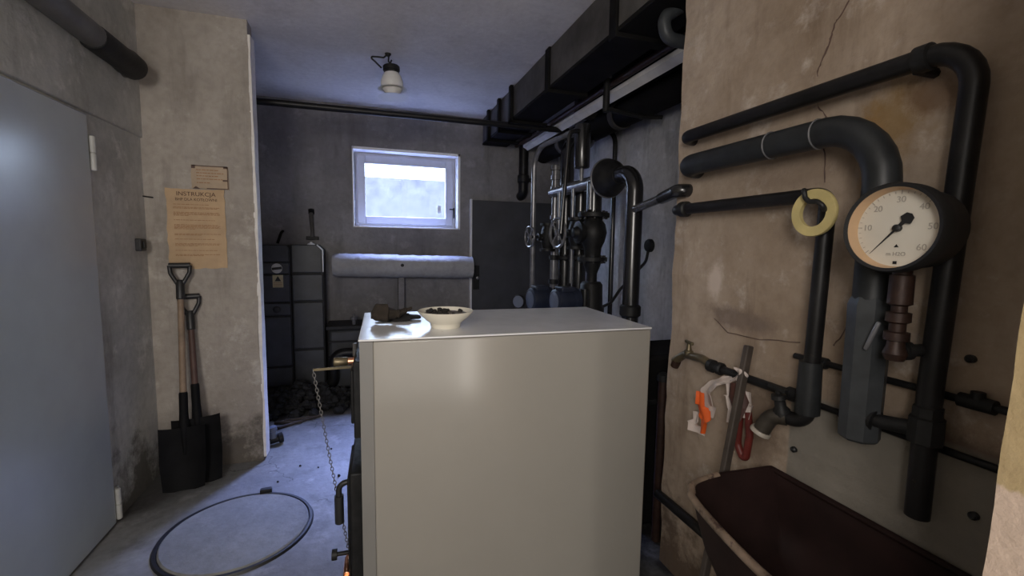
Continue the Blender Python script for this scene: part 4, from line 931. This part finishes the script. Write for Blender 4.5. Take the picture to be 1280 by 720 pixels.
# brown bronze valve under the gauge
gt = t
sx = X0-.13; c0 = at(0, sx, 1128, 345); c1 = at(0, sx, 1118, 450); yv = c0.y; zc0 = c0.z+.03
t = thing('bronze_valve', (sx, yv, c1.z), 'rusty brown stacked valve fitting under the large gauge', 'valve')
Lz = zc0-c1.z
k = .68
build('valve_stack', MB().lathe((sx, yv, zc0), (0, .0, -1), [(t_*Lz, r_*k) for t_, r_ in ((0, .026), (.12, .026), (.13, .033), (.42, .034), (.44, .022), (.50, .022), (.51, .034), (.60, .034), (.62, .023), (.70, .023), (.71, .035), (.79, .035), (.80, .024), (.86, .026), (.93, .034), (1, .026))], 18), 'bronze', t)
build('gauge_neck', MB().pipe([(sx, yv, zc0-.04), (sx, yv, gc.z), gc-AX*.06], .014, .03, 12), 'iron', gt)
zb = c1.z+.02
pe = V((X0-.06, at(0, X0-.06, 1160, 440).y, zb+.004)); dd = pe-V((sx, yv, zb)); ll = dd.length
build('side_branch', MB().lathe((sx, yv, zb), dd, [(0, .016), (ll*.25, .016), (ll*.26, .021), (ll*.42, .021), (ll*.43, .014), (ll, .014)], 16), 'iron', t)
# thin cold pipes along the wall
off = .02; xx = X0-off
a = at(0, xx, 1030, 455); c = at(0, xx, 1240, 508); zt = (a.z+c.z)/2
t = thing('cold_pipe', (xx, .7, zt), 'thin dark pipe crossing the right wall behind the verticals, upper of two', 'pipe')
build('pipe_run', MB().tube([(xx, 1.0, zt), (xx, .38, zt)], .009, 12), 'pipe', t)
e = at(0, xx, 1222, 500)
build('pipe_tee', MB().lathe((xx, e.y, zt), (0, 1, 0), [(-.03, .016), (.03, .016)], 12).lathe((xx, e.y, zt), (0, 0, 1), [(0, .014), (.025, .012)], 12), 'iron', t)
build('pipe_end', MB().lathe((xx, a.y-.01, zt), (0, 1, 0), [(0, .01), (.002, .016), (.03, .016)], 10), 'iron', t)
a = at(0, xx, 1000, 494); c = at(0, xx, 1240, 590); zt = (a.z+c.z)/2
t = thing('cold_pipe', (xx, .7, zt), 'thin dark pipe crossing the right wall just above the pale patch, lower of two', 'pipe')
build('pipe_run', MB().tube([(xx, 1.06, zt), (xx, .38, zt)], .009, 12), 'pipe', t)
e = at(0, xx, 1052, 518)
build('pipe_clip', MB().torus((xx, e.y, zt), (0, 1, 0), .011, .004, 14, 6), 'iron', t)
# bib tap with T handle, and the pipe feeding it
off = .045; xx = X0-off
a = at(0, xx, 905, 462); c = at(0, xx, 1004, 488); zt = a.z
f0 = at(0, xx, 846, 462); tp = at(0, xx, 861, 428)
yb0, yb1 = f0.y, at(0, xx, 1006, 488).y
t = thing('bib_tap', (xx, f0.y, zt), 'tarnished brass tap with T handle on the wall above the orange strip', 'tap')
ys = at(0, xx, 860, 455).y; y2 = at(0, xx, 884, 460).y
build('tap_body', MB().pipe([(xx, y2-.03, zt), (xx, y2+.03, zt+.012), (xx, ys+.02, zt+.006), (xx-.005, f0.y+.01, zt-.035)], [.016]*1 and .0155, .04, 14), 'brass', t)
build('tap_collar', MB().lathe((xx, y2-.075, zt-.002), (0, 1, 0), [(0, .018), (.004, .023), (.02, .023), (.022, .017), (.04, .017), (.042, .024), (.062, .024), (.066, .016)], 12), 'iron', t)
zh = tp.z
build('tap_stem', MB().lathe((xx, ys, zt+.01), (0, 0, 1), [(0, .018), (.015, .017), (.018, .012), (zh-zt-.03, .009), (zh-zt-.012, .007)], 14), 'brass', t)
build('tap_handle', MB().obox((xx, ys, zh), (.15, 1, .03), .052, .010, .012), 'brass', t, bevel=.003)
build('spout_end', MB().lathe((xx-.004, f0.y+.002, zt-.04), (0, .5, -1), [(-.01, .017), (.018, .017)], 14), 'bronze', t)
t = thing('feed_pipe', (xx, 1.1, zt), 'dark pipe feeding the brass tap from the nozzle pipe', 'pipe')
build('pipe_run', MB().tube([(xx, y2-.06, zt-.002), (xx, yb1, zt-.002)], .014, 14), 'pipe', t)
build('pipe_coupling', MB().lathe((xx, yb1+.01, zt-.002), (0, 1, 0), [(0, .015), (.003, .021), (.04, .021), (.043, .015)], 12), 'iron', t)
# stick
a = at(0, X0-.085, 936, 432); b_ = at(0, X0-.16, 905, 592)
d = (b_-a); ft = a+d*(-(a.z)/d.z)
solo('wooden_stick', MB().obox((a+ft)/2, ft-a, (ft-a).length, .020, .026, (1, 0, 0)), 'wood_grey', 'dark wooden stick leaning on the right wall behind the basin end', 'stick', ft, bevel=.004)
# hanging plastic and rubber strips
def strip(name, path, w, mat, label, seed, group='strips hanging on the feed pipe', cat='strip', thick=.003):
    rnd = random.Random(seed); pts = fillet(path, .03, 5); N = len(pts); rings = []
    ws = w if hasattr(w, '__len__') else [w, w]
    for i, p in enumerate(pts):
        f = i/(N-1); k = f*(len(ws)-1); j = min(int(k), len(ws)-2); ww = (ws[j]*(1-k+j)+ws[j+1]*(k-j))*.85
        y = V((0, 1, 0)); x = V((-1, 0, 0)); tw = .5*math.sin(f*5+seed)
        u = y*math.cos(tw)+x*math.sin(tw)*.6
        fold = .009*math.sin(f*9+seed)
        front = [p+u*ww*s+x*(fold*s*s+.006*math.cos(3*s+seed)) for s in (-1, -.5, 0, .5, 1)]
        back = [q-x*thick for q in front[::-1]]
        rings.append(front+back)
    return solo(name, MB().loft(rings), mat, label, cat, path[0], group, angle=60)
w = lambda x, y, o=.085: at(0, X0-o, x, y)
strip('plastic_strip', [w(913, 471, .065), w(905, 476), w(893, 478), w(884, 488), w(886, 505, .07), w(882, 520, .07)], [.022, .03, .034, .042, .04, .03], 'bag_white', 'white plastic strip knotted to the feed pipe, above the orange piece', 2)
strip('plastic_strip', [w(876, 490, .08), w(876, 508, .08), w(880, 524, .082), w(876, 541, .085)], [.02, .034, .048, .015], 'bag_orange', 'bright orange plastic strip hanging under the brass tap', 1)
strip('plastic_strip', [w(871, 515, .072), w(868, 528, .074), w(870, 541, .078)], [.014, .03, .044], 'bag_white', 'small white plastic tip below the orange strip', 3)
strip('plastic_strip', [w(909, 476, .08), w(911, 495, .075), w(913, 512, .075), w(911, 528, .075)], [.012, .018, .014, .006], 'bag_white', 'narrow white plastic strip left of the wooden stick', 5)
strip('plastic_strip', [w(923, 460, .11), w(928, 466, .115), w(920, 474, .105), w(912, 478, .1)], [.018, .022, .022, .015], 'bag_white', 'white plastic bow tied around the feed pipe by the stick', 7)
strip('plastic_strip', [w(934, 490, .06), w(935, 506, .06), w(934, 523, .06)], [.014, .02, .012], 'bag_white', 'white plastic strip right of the wooden stick above the red hose', 4)
strip('rubber_strip', [w(917, 478, .1), w(919, 500, .1), w(922, 525, .1)], [.03, .042, .02], 'bag_brown', 'dark red rubber sheet wrapped round the wooden stick', 6)
t = thing('rubber_hose', w(932, 550, .06), 'red rubber hose loop hanging beside the wooden stick over the basin', 'hose')
build('hose_run', MB().pipe([w(926, 505, .06), w(922, 555, .05), w(931, 580, .05), w(937, 545, .05), w(935, 515, .055)], .012, .03, 12), 'bag_red', t)
# brown box behind the nozzle
p0 = at(0, X0-.002, 965, 540)
# basin
SZ = .715
outline = []
yB, xW = 1.055, X0-.006
plan = [(xW, .37), (xW, yB), (1.06, yB+.012), (.93, yB-.005), (.885, yB-.045), (.865, .98), (.835, .86), (.81, .70), (.81, .56), (.83, .43), (.87, .385), (.93, .37)]
def smooth_plan(pl, n=5):
    out = []; N = len(pl)
    for i in range(N):
        p0, p1, p2, p3 = (V(pl[(i+k-1) % N]+(0,)) for k in range(4))
        if i in (0, 1, N-1):
            for k in range(n): out.append(p1.lerp(p2, k/n))
            continue
        for k in range(n):
            f = k/n; out.append(.5*((2*p1)+(p2-p0)*f+(2*p0-5*p1+4*p2-p3)*f*f+(3*p1-p0-3*p2+p3)*f**3))
    return out
pl = smooth_plan(plan); cen = V((1.03, .70, 0))
def ring(sc, z, dx=0): return [V((cen.x+(p.x-cen.x)*sc+dx, cen.y+(p.y-cen.y)*sc, z)) for p in pl]
t = thing('basin', (1.03, .70, .3), 'large brown worn wash basin against the right wall under the pipes', 'basin')
inner = [ring(.975, SZ+.004), ring(.95, SZ-.004), ring(.90, SZ-.05), ring(.82, SZ-.13), ring(.7, SZ-.2), ring(.45, SZ-.225), ring(.05, SZ-.23)]
outer = [ring(.06, SZ-.245), ring(.48, SZ-.24), ring(.73, SZ-.215), ring(.86, SZ-.14), ring(.94, SZ-.06), ring(.97, SZ-.02), ring(.985, SZ-.012)]
build('basin_bowl', MB().loft(outer+[ring(.99, SZ-.004)]+inner[:0]+[ring(.985, SZ)]+inner), 'sink', t, angle=60)
rim = ring(1.0, SZ)
rim = [V((min(p.x, xW-.012), p.y, p.z)) for p in rim]
i0 = max(range(len(rim)), key=lambda i: rim[i].y-rim[i].x*.5 if rim[i].x < 1.1 else -9)
rr = [p for p in rim if p.x < 1.04]
build('basin_rim', MB().tube(rr, .011, 10), 'sink_rim', t)  # front part only, paler: light on the rim put into colour
build('basin_back_edge', MB().tube([(xW-.012, yB, SZ), (xW-.012, .38, SZ)], .009, 8).tube([(xW-.012, yB, SZ), (1.06, yB+.01, SZ), rr[0]], .009, 8), 'sink', t)
build('basin_drain', MB().lathe((1.03, .70, SZ-.231), (0, 0, 1), [(0, .04), (.004, .04), (.006, .03)], 20), 'brass', t)
build('pedestal', MB().lathe((1.05, .70, 0), (0, 0, 1), [(0, .16), (.03, .15), (.08, .11), (.35, .10), (.48, .13)], 28), 'sink', t)
# low pipe along the foot of the wall
a = at(0, X0-.03, 828, 622); c = at(0, X0-.03, 880, 668)
solo('skirting_pipe', MB().tube([(X0-.03, YF-.005, a.z), (X0-.03, .4, a.z)], .02, 14), 'pipe', 'dark pipe running low along the right wall under the basin', 'pipe', (X0-.03, 1, a.z))
# screw holes and stubs
for pxx, pyy, lab in ((994, 562, 'small black plug stub in the pale patch below the nozzle'), (1219, 645, 'small black plug stub in the pale patch at the far right'), (1215, 449, 'black plug stub high on the wall, right of the long vertical pipe'), (1010, 450, 'tiny black wall plug beside the nozzle pipe')):
    p = at(0, X0, pxx, pyy); solo('wall_plug', MB().lathe((X0+.006, p.y, p.z), (-1, 0, .1), [(0, .009), (.016, .009), (.02, .005)], 12), 'black', lab, 'plug', p, 'wall plugs')
# debris
for i, (x, y, s) in enumerate(((-.42, 3.0, .008), (-.31, 2.95, .006), (-.18, 2.8, .01), (-.52, 2.83, .007), (-.25, 3.2, .007))):
    mb = MB(); lump(mb, (x, y, s*.7), s, 6)
    solo('coal_crumb', mb, 'coal', 'small black coal crumb on the bare floor between manhole and boiler', 'coal', (x, y, 0), 'coal crumbs on the floor', smooth=False)
